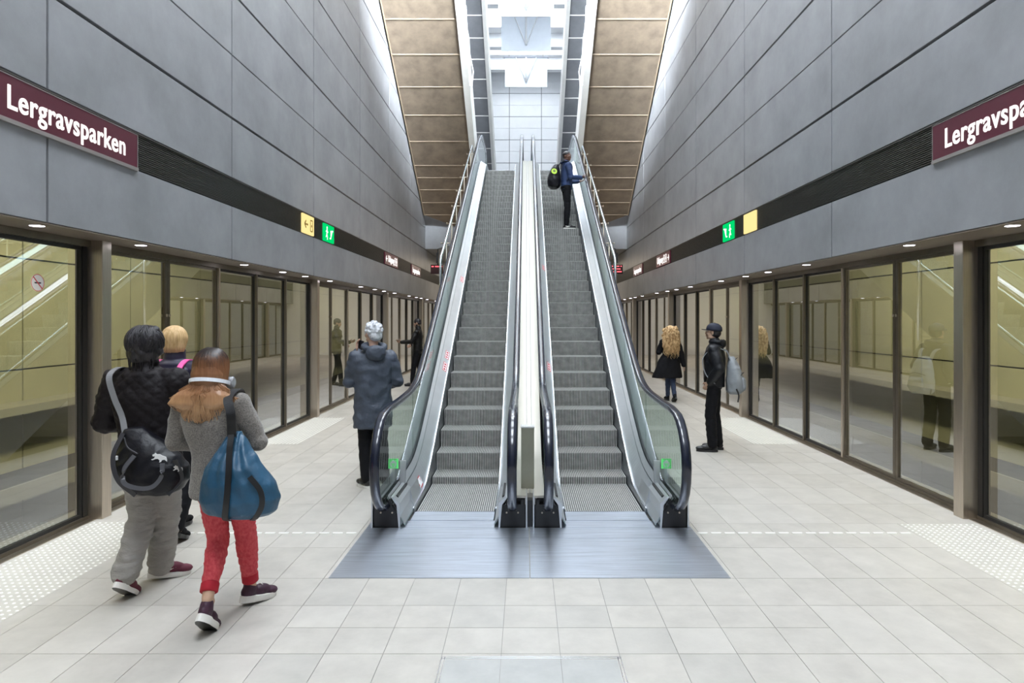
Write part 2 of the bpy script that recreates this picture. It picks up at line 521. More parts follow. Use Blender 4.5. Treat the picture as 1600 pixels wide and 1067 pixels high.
# ------------------------------------------------------------ stair flights above
m_rough = mat('stair_soffit_concrete', (0.155, 0.119, 0.085), 0.75, 0, 0.25, 3.0, 0.35, 30, bdist=0.006)
m_seam = mat('soffit_seam', (0.27, 0.21, 0.145), 0.6)
m_beam = mat('pale_beam', (0.68, 0.67, 0.64), 0.5, 0, 0.06, 3)
m_greyc = mat('grey_soffit', (0.15, 0.155, 0.165), 0.6, 0, 0.15, 2.0)
def z1s(y): return 19.25 - 0.62 * y
def z2s(y): return 23.63 - 0.62 * y
def flight(s, nm, lab, zf, seams, yend, ytop, xo, xi, xb, m, chamfer):
    root = thing(nm, lab, 'stairs', (s * (xo + xi) / 2, yend, 5.88))
    ox, oy, oz = root.location
    inv = Matrix.Translation((-ox, -oy, -oz))
    bm = BM()
    T = 0.30
    def quad(ya, yb, x0, x1, dz0=0.0, th=T, mi=0):
        P = [(s * x0, ya, zf(ya) + dz0), (s * x1, ya, zf(ya) + dz0), (s * x1, yb, zf(yb) + dz0), (s * x0, yb, zf(yb) + dz0)]
        A = [bm.verts.new(p) for p in P]; B = [bm.verts.new((p[0], p[1], p[2] + th)) for p in P]
        for f in ((A), (B[::-1])): bm.faces.new(f).material_index = mi
        for i in range(4): bm.faces.new((A[i], B[i], B[(i + 1) % 4], A[(i + 1) % 4])).material_index = mi
    ss = [ytop] + seams + [yend]
    for a, b in zip(ss, ss[1:]):
        quad(a + 0.016, b - 0.016, xo - 0.03, xi + 0.0)
    if chamfer:
        P = [(s * xo, yend, zf(yend)), (s * xi, yend, zf(yend)), (s * xi, yend + 0.55, zf(yend + 0.55)), (s * (xi + 0.75), yend + 0.55, zf(yend + 0.55))]
        A = [bm.verts.new(p) for p in P]; B = [bm.verts.new((p[0], p[1], p[2] + T)) for p in P]
        bm.faces.new(A); bm.faces.new(B[::-1])
        for i in range(4): bm.faces.new((A[i], B[i], B[(i + 1) % 4], A[(i + 1) % 4]))
    bm.transform(inv); obj('soffit', bm, m, root)
    bm = BM()
    quad(ytop, yend, xo - 0.03, xi, 0.012, 0.2)
    quad(ytop, yend, xo, xo - 0.03, -0.02, 0.3)
    for y in seams[:] + [yend]:
        quad(y - 0.012, y + 0.012, xo - 0.03, xi, -0.008, 0.03)
    bm.transform(inv); obj('seam_strip', bm, m_seam if chamfer else m_beam, root)
    bm = BM()
    quad(ytop, yend + (0.2 if chamfer else 0.0), xi, xb, -0.06, 1.0)
    bm.transform(inv); obj('stringer_beam', bm, m_beam, root)
    bm = BM()   # the steps on top
    y = ytop
    while y < yend - 0.05:
        box(bm, s * xo, s * xi, y, y + 0.29, zf(y + 0.29) + T - 0.02, zf(y) + T + 0.12)
        y += 0.29
    bm.transform(inv); obj('stair_treads', bm, m_conc, root)
    return root
for s in (-1, 1):
    fl = flight(s, 'staircase', 'concrete stair flight with a brown underside rising above the %s escalator' % SIDE[s], z1s,
           [10.0, 10.9, 11.7, 12.6, 13.45, 14.3, 15.15, 16.03, 16.89, 17.76, 18.6, 19.45, 20.3, 20.76, 21.24, 21.77], 22.3, 9.2, 3.56, 1.735, 1.56, m_rough, True)
    flight(s, 'staircase', 'upper grey stair flight behind the brown one on the %s side' % SIDE[s], z2s,
           [16.6 + 0.67 * k for k in range(17)], 28.4, 16.3, 2.5, 1.36, 1.24, m_greyc, False)
    # short white tubular rail under the beam
    px = [(727.5, 9), (728.9, 42), (732.5, 60), (733.7, 84), (739.5, 112), (737, 135)]
    pts = []
    for i, (x, y) in enumerate(px):
        d = 1.5 * 1001 / (822 - x); pts.append((s * 1.5, d, EYE + (497 - y) * d / 1001))
    bm = BM(); tube(bm, pts, 0.018, 8)
    for p in pts[1::2]:
        tube(bm, [p, (s * 1.57, p[1], p[2] + 0.05)], 0.012, 6)
    tag(obj('stair_handrail', bm, m_white), 'thin white tubular handrail beside the pale beam of the %s stairs' % SIDE[s], 'handrail')

# hanging daylight reflectors in the roof opening
m_refl = mat('reflector_sheet', (0.75, 0.80, 0.86), 0.4, 0, 0.03, 4)
for k, (y, z0, z1, w) in enumerate(((26.95, 11.55, 12.77, 1.78), (24.0, 11.83, 13.15, 1.87), (21.6, 12.0, 13.2, 1.87))):
    r = thing('light_reflector', '%s white hanging daylight reflector with a V of rods under the roof' % ('lowest', 'middle', 'topmost')[k], 'reflector', (0, y, z0), group=None)
    bm = BM(); box(bm, -w / 2, w / 2, 0, 0.03, 0, z1 - z0); obj('reflector_sheet', bm, m_refl, r)
    for q in (-1, 0, 1):
        bm = BM(); tube(bm, [(0, -0.06, 0.2), (q * w * 0.24, -0.06, z1 - z0)], 0.02 if q else 0.035, 8); obj('rod', bm, m_white, r)
    bm = BM(); box(bm, -w / 2 - 0.06, w / 2 + 0.06, -0.02, 0.05, z1 - z0, z1 - z0 + 0.06); obj('top_bar', bm, mat('dark_bar', (0.2, 0.21, 0.24), 0.4, 0.7), r)
    for q in (-1, 1):
        bm = BM(); tube(bm, [(q * w * 0.4, 0.01, z1 - z0 + 0.05), (q * w * 0.4, 0.01, ZC - z0 + 0.0)], 0.008, 6); obj('cable', bm, m_steel, r)
# white cross beams of the roof
for k, y in enumerate((28.9, 26.5, 22.9)):
    bm = BM(); box(bm, -1.9, 1.9, y, y + 0.35, ZC - 0.55 + 0.0, ZC); struct('beam_%d' % (k + 1), bm, m_white, '%s white cross beam under the roof lights' % ordinal_any(k + 1), 'beam')

# ------------------------------------------------------------ escalators
SL = 0.577
ZM = 5.88
YE0 = 6.0
def smax(a, b, k=0.25): return 0.5 * (a + b + math.sqrt((a - b) ** 2 + k * k))
def smin(a, b, k=0.25): return 0.5 * (a + b - math.sqrt((a - b) ** 2 + k * k))
def hs(y): return smin(smax(0.035, -3.87 + SL * y, 0.12), ZM + 0.10, 0.12)
def hd(y): return smin(smax(0.27, -3.77 + SL * y, 0.2), ZM + 0.27, 0.2)
def hh(y): return smin(smax(1.02, -3.12 + SL * y, 0.22), ZM + 1.0, 0.22)
m_hand = mat('handrail_rubber', (0.006, 0.009, 0.022), 0.20, 0, spec=0.6, coat=0.25)
m_deck = mat('deck_metal', (0.62, 0.64, 0.66), 0.36, 0.85, 0.04, 5)
m_edge = mat('bright_trim', (0.80, 0.82, 0.86), 0.15, 1.0)
m_skirt = mat('skirt_metal', (0.26, 0.28, 0.30), 0.34, 0.9)
m_cream = mat('cream_cladding', (0.42, 0.39, 0.335), 0.35, 0.25, 0.03, 2)
m_step = mat('step_aluminium', (0.55, 0.55, 0.53), 0.45, 0.5, 0.22, 14, vstretch=(1, 3, 1))
m_stepd = mat('step_groove', (0.035, 0.035, 0.034), 0.6, 0.4)
m_plate = mat('landing_plate_steel', (0.62, 0.665, 0.75), 0.36, 0.88, 0.15, 3.0, 0.10, 25, vstretch=(0.7, 9, 1), bstretch=(1, 25, 1), bdist=0.002)
m_black = mat('black_plastic', (0.012, 0.012, 0.013), 0.35)
m_eglass = glass_mat('balustrade_glass', (0.80, 0.88, 0.84), 0.045, 0.55, 3.5)
m_gedge = mat('glass_clamp', (0.30, 0.36, 0.36), 0.35, 0.5)

def sweep_yz(bm, path, prof, xc, mi=0):
    n = len(prof)
    rings = []
    for i, p in enumerate(path):
        a = path[max(i - 1, 0)]; b = path[min(i + 1, len(path) - 1)]
        ty, tz = b[0] - a[0], b[1] - a[1]
        l = math.hypot(ty, tz); ty /= l; tz /= l
        ny, nz = -tz, ty
        rings.append([bm.verts.new((xc + u, p[0] + ny * v, p[1] + nz * v)) for u, v in prof])
    for a, b in zip(rings, rings[1:]):
        for k in range(n):
            f = bm.faces.new((a[k], a[(k + 1) % n], b[(k + 1) % n], b[k])); f.smooth = True; f.material_index = mi
    bm.faces.new(rings[0][::-1]); bm.faces.new(rings[-1])

def strip(bm, ys, fa, fb, th=0.006, mi=0):
    """a thin bent sheet: between curve fa(y)->(x,z) and fb(y)->(x,z)"""
    pr = None
    for y in ys:
        (xa, za), (xb, zb) = fa(y), fb(y)
        q = [bm.verts.new((xa, y, za)), bm.verts.new((xb, y, zb)), bm.verts.new((xb, y, zb - th)), bm.verts.new((xa, y, za - th))]
        if pr:
            for k in range(4):
                f = bm.faces.new((pr[k], pr[(k + 1) % 4], q[(k + 1) % 4], q[k])); f.smooth = False; f.material_index = mi
        else:
            bm.faces.new(q[::-1])
        pr = q
    bm.faces.new(pr)

def frange(a, b, n): return [a + (b - a) * i / n for i in range(n + 1)]
YF, YT = 5.60, 19.3
def hand_path():
    p = []
    for i in range(0, 13):
        t = math.radians(268 - 178 * i / 12)
        p.append((YF + 0.44 * math.cos(t) + (0.06 if i == 0 else 0), 0.60 + 0.42 * math.sin(t)))
    p += [(y, hh(y)) for y in frange(YF + 0.1, 8.6, 24)]
    p += [(y, hh(y)) for y in frange(9.0, 16.2, 8)]
    p += [(y, hh(y)) for y in frange(16.4, YT, 18)]
    for i in range(1, 11):
        t = math.radians(90 - 178 * i / 10)
        p.append((YT + 0.44 * math.cos(t), ZM + 0.58 + 0.42 * math.sin(t)))
    return p
HP = hand_path()
HPROF = [(0.040, -0.008), (0.038, 0.006), (0.028, 0.015), (0.012, 0.019), (-0.012, 0.019), (-0.028, 0.015), (-0.038, 0.006), (-0.040, -0.008), (-0.032, -0.018), (0.032, -0.018)]
def glass_lo(y):
    if y < YF: return 0.60 - 0.40 * math.sqrt(max(0, 1 - ((YF - y) / 0.425) ** 2))
    if y > YT: return ZM + 0.58 - 0.40 * math.sqrt(max(0, 1 - ((y - YT) / 0.425) ** 2))
    return hd(y) - 0.02
def glass_hi(y):
    if y < YF: return 0.60 + 0.405 * math.sqrt(max(0, 1 - ((YF - y) / 0.425) ** 2))
    if y > YT: return ZM + 0.58 + 0.405 * math.sqrt(max(0, 1 - ((y - YT) / 0.425) ** 2))
    return hh(y) - 0.014

def sh(bm, dy=-YE0):
    bm.transform(Matrix.Translation((0, dy, 0))); return bm

def step_mesh():
    bm = BM()
    W = 0.368
    outer = [(0.40, 0), (0, 0), (0.001, -0.012), (0.004, -0.05), (0.011, -0.10), (0.021, -0.155), (0.033, -0.205)]
    inner = [(y + 0.008, z - 0.0085) for y, z in outer[::-1]]
    inner[-1] = (0.40, -0.0085)
    poly = outer + inner[:-2] + [(0.010, -0.0085), inner[-1]]
    n = 37
    for k in range(n):
        x = -W + (k + 0.5) * 2 * W / n
        prism(bm, [(y, z) for y, z in poly], x - 0.0052, x + 0.0052, 'x', 0)
    base = [(y + 0.0075, z - 0.008) for y, z in outer[1:]]
    base = [(0.40, -0.008)] + base + [(0.06, -0.205), (0.05, -0.06), (0.40, -0.04)]
    prism(bm, base, -W, W, 'x', 1)
    return bm

def make_escalator(c, label):
    root = thing('escalator', label, 'escalator', (c, YE0, 0))
    ysA = frange(5.60, 6.0, 2) + frange(6.04, 8.6, 52) + frange(9.1, 16.1, 7) + frange(16.3, 18.4, 30) + [YT]
    for s in (-1, 1):
        bm = BM(); sweep_yz(bm, HP, HPROF, s * 0.555); obj('handrail', sh(bm), m_hand, root)
        bm = BM()
        P2 = [(a[0], a[1]) for a in HP]
        sweep_yz(bm, P2, [(0.022, -0.019), (-0.022, -0.019), (-0.022, -0.034), (0.022, -0.034)], s * 0.553)
        obj('handrail_guide', sh(bm), m_edge, root)
        # glass in several panes
        cuts = [YF - 0.415, 6.9, 8.4, 10.0, 11.6, 13.2, 14.8, 16.4, 17.9, YT + 0.415]
        for a, b in zip(cuts, cuts[1:]):
            n = 22 if (a < 6 or b > 19) else 9
            bm = BM(); pr = None
            for i in range(n + 1):
                y = a + 0.002 + (b - a - 0.004) * i / n
                if a < YF:   # denser towards the round front
                    t = i / n; y = a + (b - 0.002 - a) * t * t if True else y
                if b > YT:
                    t = 1 - i / n; y = b - (b - a - 0.002) * t * t
                lo, hi = glass_lo(y), glass_hi(y)
                q = [bm.verts.new((s * (0.545 + e), y, z)) for e, z in ((0, lo), (0.012, lo), (0.012, hi), (0, hi))]
                if pr:
                    for k in range(4): bm.faces.new((pr[k], pr[(k + 1) % 4], q[(k + 1) % 4], q[k]))
                else: bm.faces.new(q[::-1])
                pr = q
            bm.faces.new(pr)
            obj('balustrade_glass', sh(bm), m_eglass, root)
        bm = BM()
        strip(bm, ysA, lambda y: (s * 0.392, hs(y)), lambda y: (s * 0.495, hs(y) + (hd(y) - hs(y)) * 0.72))
        strip(bm, ysA, lambda y: (s * 0.500, hs(y) + (hd(y) - hs(y)) * 0.75), lambda y: (s * 0.538, hd(y)))
        obj('inner_deck', sh(bm), m_deck, root)
        bm = BM(); strip(bm, ysA, lambda y: (s * 0.39, hs(y) - 0.012), lambda y: (s * 0.545, hd(y) - 0.014), 0.01)
        obj('glass_clamp', sh(bm), m_gedge, root)
        bm = BM(); strip(bm, ysA, lambda y: (s * 0.575, hd(y)), lambda y: (s * 0.672, hd(y) - 0.004), 0.02)
        obj('outer_deck', sh(bm), m_cream if (s > 0) == (c < 0) else m_skirt, root)
        bm = BM()
        ysS = [y for y in ysA if y >= 6.0]
        strip(bm, ysS, lambda y: (s * 0.376, hs(y)), lambda y: (s * 0.392, hs(y)), 0.45)
        obj('skirt_panel', sh(bm), m_skirt, root)
        bm = BM(); tube(bm, [(s * 0.386, y, hs(y) + 0.004) for y in ysS], 0.010, 8); obj('skirt_edge', sh(bm), m_edge, root)
        # cladding outside
        bm = BM(); pr = None
        for y in ysA:
            hi = hd(y) - 0.02; lo = max(0.0, -4.75 + SL * y) if y < 17.2 else min(ZM - 0.55, -4.75 + SL * y)
            lo = min(lo, ZM - 0.55)
            q = [bm.verts.new((s * x, y, z)) for x, z in ((0.66, lo), (0.678, lo), (0.678, hi), (0.66, hi))]
            if pr:
                for k in range(4): bm.faces.new((pr[k], pr[(k + 1) % 4], q[(k + 1) % 4], q[k]))
            else: bm.faces.new(q[::-1])
            pr = q
        bm.faces.new(pr)
        obj('side_cladding', sh(bm), mat('cladding_grey', (0.33, 0.33, 0.33), 0.45, 0.3), root)
        # newel base
        bm = BM()
        x0, x1 = (0.43, 0.68)
        prism(bm, [(s * x0, 0), (s * x0, 0.215), (s * (x0 + 0.06), 0.27), (s * (x0 + 0.02 + 0.06), 0.27), (s * (x0 + 0.03), 0.20), (s * (x0 + 0.012), 0)], 5.585, 6.12, 'y', 0)
        box(bm, s * (x1 - 0.012), s * x1, 5.585, 6.12, 0, 0.27, 0)
        prism(bm, [(s * x0, 0.0), (s * 0.385, 0.0), (s * 0.385, 0.03), (s * x0, 0.21)], 6.08, 6.5, 'y', 0)
        obj('newel_casing', sh(bm), m_deck, root)
        bm = BM()
        box(bm, s * (x0 + 0.012), s * (x1 - 0.012), 5.60, 5.66, 0.0, 0.20, 0)
        box(bm, s * (x0 + 0.03), s * (x1 - 0.012), 5.66, 6.1, 0.0, 0.262, 0)
        box(bm, s * (x0 + 0.075), s * (x0 + 0.10), 5.59, 5.68, 0.18, 0.25, 0)
        box(bm, s * (x1 - 0.055), s * (x1 - 0.03), 5.59, 5.68, 0.18, 0.25, 0)
        nb = obj('newel_front', sh(bm), m_black, root)
        for q in (0.07, 0.17):
            bm = BM(); lathe(bm, [(0.008, 0.0), (0.008, -0.004), (0.004, -0.006)], (s * (x0 + q), 5.60 - YE0, 0.13), 10, axis='y'); obj('screw', bm, m_steel, nb)
    # underside
    bm = BM(); pr = None
    for y in ysA:
        if y < 8.0: continue
        lo = min(max(0.0, -4.75 + SL * y), ZM - 0.55)
        q = [bm.verts.new((x, y, z)) for x, z in ((-0.66, lo), (0.66, lo), (0.66, lo + 0.02), (-0.66, lo + 0.02))]
        if pr:
            for k in range(4): bm.faces.new((pr[k], pr[(k + 1) % 4], q[(k + 1) % 4], q[k]))
        else: bm.faces.new(q[::-1])
        pr = q
    bm.faces.new(pr)
    obj('truss_underside', sh(bm), m_greyc, root)
    # landing plate and comb
    bm = BM()
    xo, xi = 0.705, 0.693
    xl, xr = (-0.72, 0.694) if c < 0 else (-0.709, 0.70)
    for a, b in ((4.51, 5.318), (5.322, 5.584)):
        box(bm, xl, xr, a, b, -0.02, 0.003, 0)
    box(bm, xl, -0.68, 5.584, 6.9, -0.02, 0.003, 0); box(bm, 0.68, xr, 5.584, 6.9, -0.02, 0.003, 0)
    box(bm, -0.43, 0.43, 5.588, 5.78, -0.02, 0.003, 0)
    box(bm, -0.375, 0.375, 5.784, 6.03, -0.02, 0.006, 0)
    box(bm, -0.385, 0.385, 6.03, 6.045, -0.02, 0.009, 1)
    n = 37
    for k in range(n):
        x = -0.368 + (k + 0.5) * 0.736 / n
        box(bm, x - 0.004, x + 0.004, 6.04, 6.075, -0.012, 0.003, 0)
    for x in frange(-1, 1, 1): pass
    obj('landing_plate', sh(bm), [m_plate, m_edge], root)
    bm = BM()
    box(bm, -0.4, 0.4, 17.62, 19.6, ZM - 0.1, ZM, 0)
    box(bm, -0.37, 0.37, 17.55, 17.62, ZM - 0.03, ZM + 0.003, 1)
    obj('upper_landing_plate', sh(bm), [m_plate, m_edge], root)
    # steps
    pos = [(5.92, 0.0), (6.32, 0.0), (6.72, 0.0), (7.08, 0.075)]
    y, z = 7.42, 0.27
    for k in range(28):
        zz = z + 0.202 * k
        pos.append((y + 0.35 * k, min(zz, ZM - 0.03)))
    sm = step_mesh(); bmesh.ops.recalc_face_normals(sm, faces=sm.faces[:])
    me = D.meshes.new('step'); sm.to_mesh(me); sm.free(); me.materials.append(m_step); me.materials.append(m_stepd)
    for (y, z) in pos:
        o = D.objects.new('step', me); COL.objects.link(o); o.parent = root; o.location = (0, y - YE0, z)
    return root

CL, CR = -0.67, 0.74
escL = make_escalator(CL, 'left escalator of the central pair, empty of people')
escR = make_escalator(CR, 'right escalator of the central pair, carrying the boy in blue')

# warning labels on the decks and arrows on the glass
m_edge.node_tree.nodes['Principled BSDF'].inputs['Roughness'].default_value = 0.25
m_red = mat('label_red', (0.55, 0.04, 0.06), 0.5)
m_lab = mat('label_white', (0.8, 0.8, 0.8), 0.5)
m_grn = mat('label_green', (0.10, 0.62, 0.16), 0.5, emit=(0.10, 0.75, 0.18), estr=0.28)
def deck_label(root, s, y, L=0.17, w=0.05):
    bm = BM()
    def P(u, v, e):   # u along path, v across
        yy = y + u; x0 = 0.405 + v; zz = hs(yy) + (hd(yy) - hs(yy)) * (x0 - 0.395) / 0.14
        return (s * x0, yy - YE0, zz + e)
    def q(u0, u1, v0, v1, e, mi):
        t = [bm.verts.new(P(*p, e)) for p in ((u0, v0), (u1, v0), (u1, v1), (u0, v1))]
        b = [bm.verts.new(P(*p, e - 0.002)) for p in ((u0, v0), (u1, v0), (u1, v1), (u0, v1))]
        for f in (t, b[::-1]): bm.faces.new(f).material_index = mi
        for i in range(4): bm.faces.new((t[i], b[i], b[(i + 1) % 4], t[(i + 1) % 4])).material_index = mi
    q(0, L, 0, w, 0.003, 0)
    q(0.008, L - 0.008, 0.006, w - 0.006, 0.0040, 1)
    for k in range(3):
        a = 0.02 + k * (L - 0.03) / 3
        q(a, a + 0.03, 0.014, w - 0.014, 0.005, 0)
    obj('warning_label', bm, [m_red, m_lab], root)
deck_label(escL, -1, 6.55); deck_label(escL, -1, 8.6); deck_label(escL, -1, 8.85); deck_label(escL, -1, 10.9)
deck_label(escR, -1, 8.6); deck_label(escR, -1, 11.3)
def arrow_label(root, s, y, z):
    X = s * 0.585
    bm = BM()
    w = 0.046
    box(bm, X - w, X + w, y, y + 0.012, z - w, z + w, 0)
    for q in (-1, 1):
        prism(bm, [(X + q * 0.006, z - 0.032), (X + q * 0.017, z - 0.032), (X + q * 0.034, z - 0.008), (X + q * 0.024, z + 0.006), (X + q * 0.017, z - 0.006)], y - 0.002, y + 0.002, 'y', 1)
    prism(bm, [(X - 0.036, z + 0.004), (X + 0.036, z + 0.004), (X, z + 0.038)], y - 0.002, y + 0.002, 'y', 1)
    o = obj('direction_sign', sh(bm), [m_grn, m_lab], root)
    bm = BM(); box(bm, X - 0.01, X + 0.01, y + 0.012, y + 0.03, 0.25, z + 0.02); box(bm, X + (0.055 if s < 0 else -0.11), X + (0.11 if s < 0 else -0.055), y + 0.03, y + 0.06, 0.25, z + 0.02)
    obj('sign_bracket', sh(bm), m_deck, root)
arrow_label(escL, -1, 6.05, 0.455); arrow_label(escR, 1, 6.05, 0.455)

# centre cladding between the two escalators
t = thing('centre_cladding', 'cream centre strip running up between the two escalators', 'cladding', (0.035, YE0, 0))
bm = BM()
ysA = frange(5.70, 6.0, 2) + frange(6.04, 8.6, 52) + frange(9.1, 16.1, 7) + frange(16.3, 18.4, 30) + [YT]
x0, x1 = CL + 0.68 - 0.035, CR - 0.68 - 0.035
strip(bm, ysA, lambda y: (x0, hd(y) - 0.008), lambda y: (x1, hd(y) - 0.008), 0.25)
obj('cover_strip', sh(bm), m_cream, t)
bm = BM(); xm = (x0 + x1) / 2
strip(bm, ysA, lambda y: (xm - 0.0035, hd(y) - 0.006), lambda y: (xm + 0.0035, hd(y) - 0.006), 0.01)
obj('joint_line', sh(bm), m_skirt, t)
bm = BM(); box(bm, x0 + 0.002, x1 - 0.002, 5.61, 5.75, 0, 0.235); obj('end_filler', sh(bm), m_black, t)

# steel upright on the centre strip
t = thing('steel_pedestal', 'narrow brushed steel upright box between the two escalator handrails', 'pedestal', (0.014, 5.84, 0.27))
bm = BM(); box(bm, -0.060, 0.060, 0, 0.10, 0, 0.56, 0, 0.004); obj('housing', bm, mat('pedestal_steel', (0.34, 0.33, 0.27), 0.38, 0.8, 0.08, 5), t)
bm = BM(); box(bm, -0.064, 0.064, -0.004, 0.104, 0.56, 0.572, 0); obj('cap', bm, m_edge, t)

# outer guard rails
for s, c in ((-1, CL), (1, CR)):
    xr = s * 1.47 if s < 0 else 1.53
    t = thing('guard_rail', 'tubular steel guard rail running up outside the %s escalator' % SIDE[s], 'handrail', (xr, 11, 2.0))
    inv = Matrix.Translation((-xr, -11, -2.0))
    def gz(y): return -3.50 + SL * y
    bm = BM(); tube(bm, [(xr, 11.0, 1.45), (xr, 11.0, gz(11) - 0.06), (xr, 11.05, gz(11.06))] + [(xr, y, gz(y)) for y in (11.4, 14, 17.3)] + [(xr, 17.6, ZM + 0.6), (xr, 19, ZM + 0.62)], 0.024, 10)
    bm.transform(inv); obj('rail_tube', bm, m_edge, t)
    y = 11.8
    while y < 17.2:
        bm = BM()
        tube(bm, [(xr - 0.09, y, gz(y) - 0.1), (xr + 0.09, y, gz(y) - 0.1)], 0.010, 6)
        tube(bm, [(xr - 0.10, y, gz(y) - 0.1), (xr - 0.085, y, gz(y) - 0.1)], 0.02, 8)
        tube(bm, [(xr + 0.085, y, gz(y) - 0.1), (xr + 0.10, y, gz(y) - 0.1)], 0.02, 8)
        tube(bm, [(xr, y, gz(y)), (xr, y, gz(y) - 0.5), (xr - s * 0.12, y, gz(y) - 0.62)], 0.014, 6)
        bm.transform(inv); obj('rail_bracket', bm, m_steel, t)
        y += 0.85

# ------------------------------------------------------------ lights in the soffit
m_lamp = emat('lamp_glow', (0.86, 0.84, 1.0), 7.0)
spot_d = D.lights.new('downlight_spot', 'SPOT')
spot_d.energy = 9; spot_d.spot_size = math.radians(125); spot_d.spot_blend = 0.7; spot_d.color = (1.0, 0.93, 0.83); spot_d.shadow_soft_size = 0.05
LY = [0.15, 2.5, 3.85]
for k in range(0, 5): LY += [4.9 + 6 * k - (0.05 if k else 0.0), 6.22 + 6 * k, 8.5 + 6 * k, 9.85 + 6 * k]
LY = sorted(y for y in LY if y < 30)
dl = None
for s in (-1, 1):
    x = s * (3.74 if s < 0 else 3.72)
    for i, y in enumerate(LY):
        lab = '%s small round downlight counted from the viewer along the %s soffit' % (ordinal(i) if i > 1 else ordinal(i), SIDE[s])
        if dl is None:
            t = thing('recessed_downlight', lab, 'ceiling light', (x, y, 2.545), group='downlights in the platform soffits')
            bm = BM(); lathe(bm, [(0.058, 0.0), (0.075, 0.0), (0.075, -0.006), (0.058, -0.010), (0.058, 0.0)], n=24); obj('lamp_rim', bm, m_steel, t)
            bm = BM(); lathe(bm, [(0.057, -0.002), (0.057, -0.007), (0.045, -0.012)], n=24); obj('lens', bm, m_lamp, t)
            dl = t
        else:
            t = dup(dl, (x, y, 2.545), 0, lab)
        if y > -1:
            so = D.objects.new('downlight_spot', spot_d); COL.objects.link(so); so.location = (x, y, 2.515)

# ------------------------------------------------------------ signs
m_sign = mat('sign_maroon', (0.060, 0.007, 0.017), 0.35, emit=(0.30, 0.03, 0.08), estr=0.045)
m_lit = emat('sign_lit_white', (1.0, 0.93, 0.90), 0.75)
m_alu = mat('sign_frame', (0.45, 0.42, 0.40), 0.4, 0.8)
def text_mesh(txt, size, off=0.0, ext=0.004, sx=1.0, space=1.0):
    cu = D.curves.new('lettering', 'FONT')
    cu.body = txt; cu.size = size; cu.offset = off; cu.extrude = ext; cu.space_character = space
    cu.align_x = 'LEFT'
    o = D.objects.new('tmp', cu); COL.objects.link(o)
    dg = bpy.context.evaluated_depsgraph_get()
    me = D.meshes.new_from_object(o.evaluated_get(dg))
    D.objects.remove(o); D.curves.remove(cu)
    bm = BM(); bm.from_mesh(me); D.meshes.remove(me)
    bmesh.ops.scale(bm, vec=(sx, 1, 1), verts=bm.verts)
    return bm
def bounds(bm):
    xs = [v.co.x for v in bm.verts]; ys = [v.co.y for v in bm.verts]
    return min(xs), max(xs), min(ys), max(ys)
def wall_rot(s):   # local x -> reading direction, local y -> up, local z -> out of the wall
    # left wall (s=-1): reads toward +Y, normal +X ; right wall reads toward -Y, normal -X
    return Matrix(((0, 0, -s, 0), (-s, 0, 0, 0), (0, 1, 0, 0), (0, 0, 0, 1)))
def place_text(bm, s, width, capz0, capz1, start, x_off):
    """fit text: width along wall; cap height; start = distance from sign origin"""
    a, b, c, d = bounds(bm)
    return bm
def wall_sign(s, y0, y1, z0, z1, lab, cat='sign', m=None, name='wall_sign'):
    yc = (y0 + y1) / 2
    t = thing(name, lab, cat, (s * (XW + 0.022), yc, z0))
    w = y1 - y0
    R = wall_rot(s)
    bm = BM(); box(bm, -w / 2, w / 2, 0, z1 - z0, 0.0, 0.035, 0, 0.003); bm.transform(R); obj('sign_panel', bm, m, t)
    return t, w, R
for s in (-1, 1):
    y0, y1 = (4.23, 5.91) if s < 0 else (3.97, 5.65)
    t, w, R = wall_sign(s, y0, y1, 3.215, 3.515, 'long maroon station name sign with glowing white letters on the %s wall' % SIDE[s], 'sign', m_sign, 'station_sign')
    bm = BM(); h = 0.30
    box(bm, -w / 2 - 0.006, w / 2 + 0.006, -0.03, 0.0, 0, 0.045); box(bm, -w / 2 - 0.006, w / 2 + 0.006, h, h + 0.006, 0, 0.04)
    box(bm, -w / 2 - 0.006, -w / 2, 0, h, 0, 0.04); box(bm, w / 2, w / 2 + 0.006, 0, h, 0, 0.04)
    bm.transform(R); obj('sign_frame', bm, m_alu, t)
    bm = text_mesh('Lergravsparken', 0.235, 0.0032, 0.003, space=1.07)
    a, b, c, d = bounds(bm)
    k = 1.30 / (b - a)
    bmesh.ops.scale(bm, vec=(k, 1, 1), verts=bm.verts)
    bmesh.ops.translate(bm, vec=(-w / 2 + (0.20 if s < 0 else 0.17) - a * k, 0.072, 0.037), verts=bm.verts)
    bm.transform(R); obj('lettering', bm, m_lit, t)

m_yel = emat('sign_yellow', (0.90, 0.72, 0.30), 0.62)
m_yeld = mat('sign_yellow_mark', (0.40, 0.26, 0.05), 0.6)
m_gsg = emat('sign_green', (0.0, 0.42, 0.10), 0.85)
m_wh = emat('sign_white_mark', (0.95, 1.0, 0.95), 0.9)
def disc(bm, x, y, r, z0, z1, mi=0, n=12):
    prism(bm, [(x + r * math.cos(2 * PI * k / n), y + r * math.sin(2 * PI * k / n)) for k in range(n)], z0, z1, 'z', mi)
def bar(bm, x0, y0, x1, y1, w, z0, z1, mi=0):
    dx, dy = x1 - x0, y1 - y0; l = math.hypot(dx, dy); nx, ny = -dy / l * w / 2, dx / l * w / 2
    prism(bm, [(x0 + nx, y0 + ny), (x1 + nx, y1 + ny), (x1 - nx, y1 - ny), (x0 - nx, y0 - ny)], z0, z1, 'z', mi)
ZF = (0.036, 0.039)
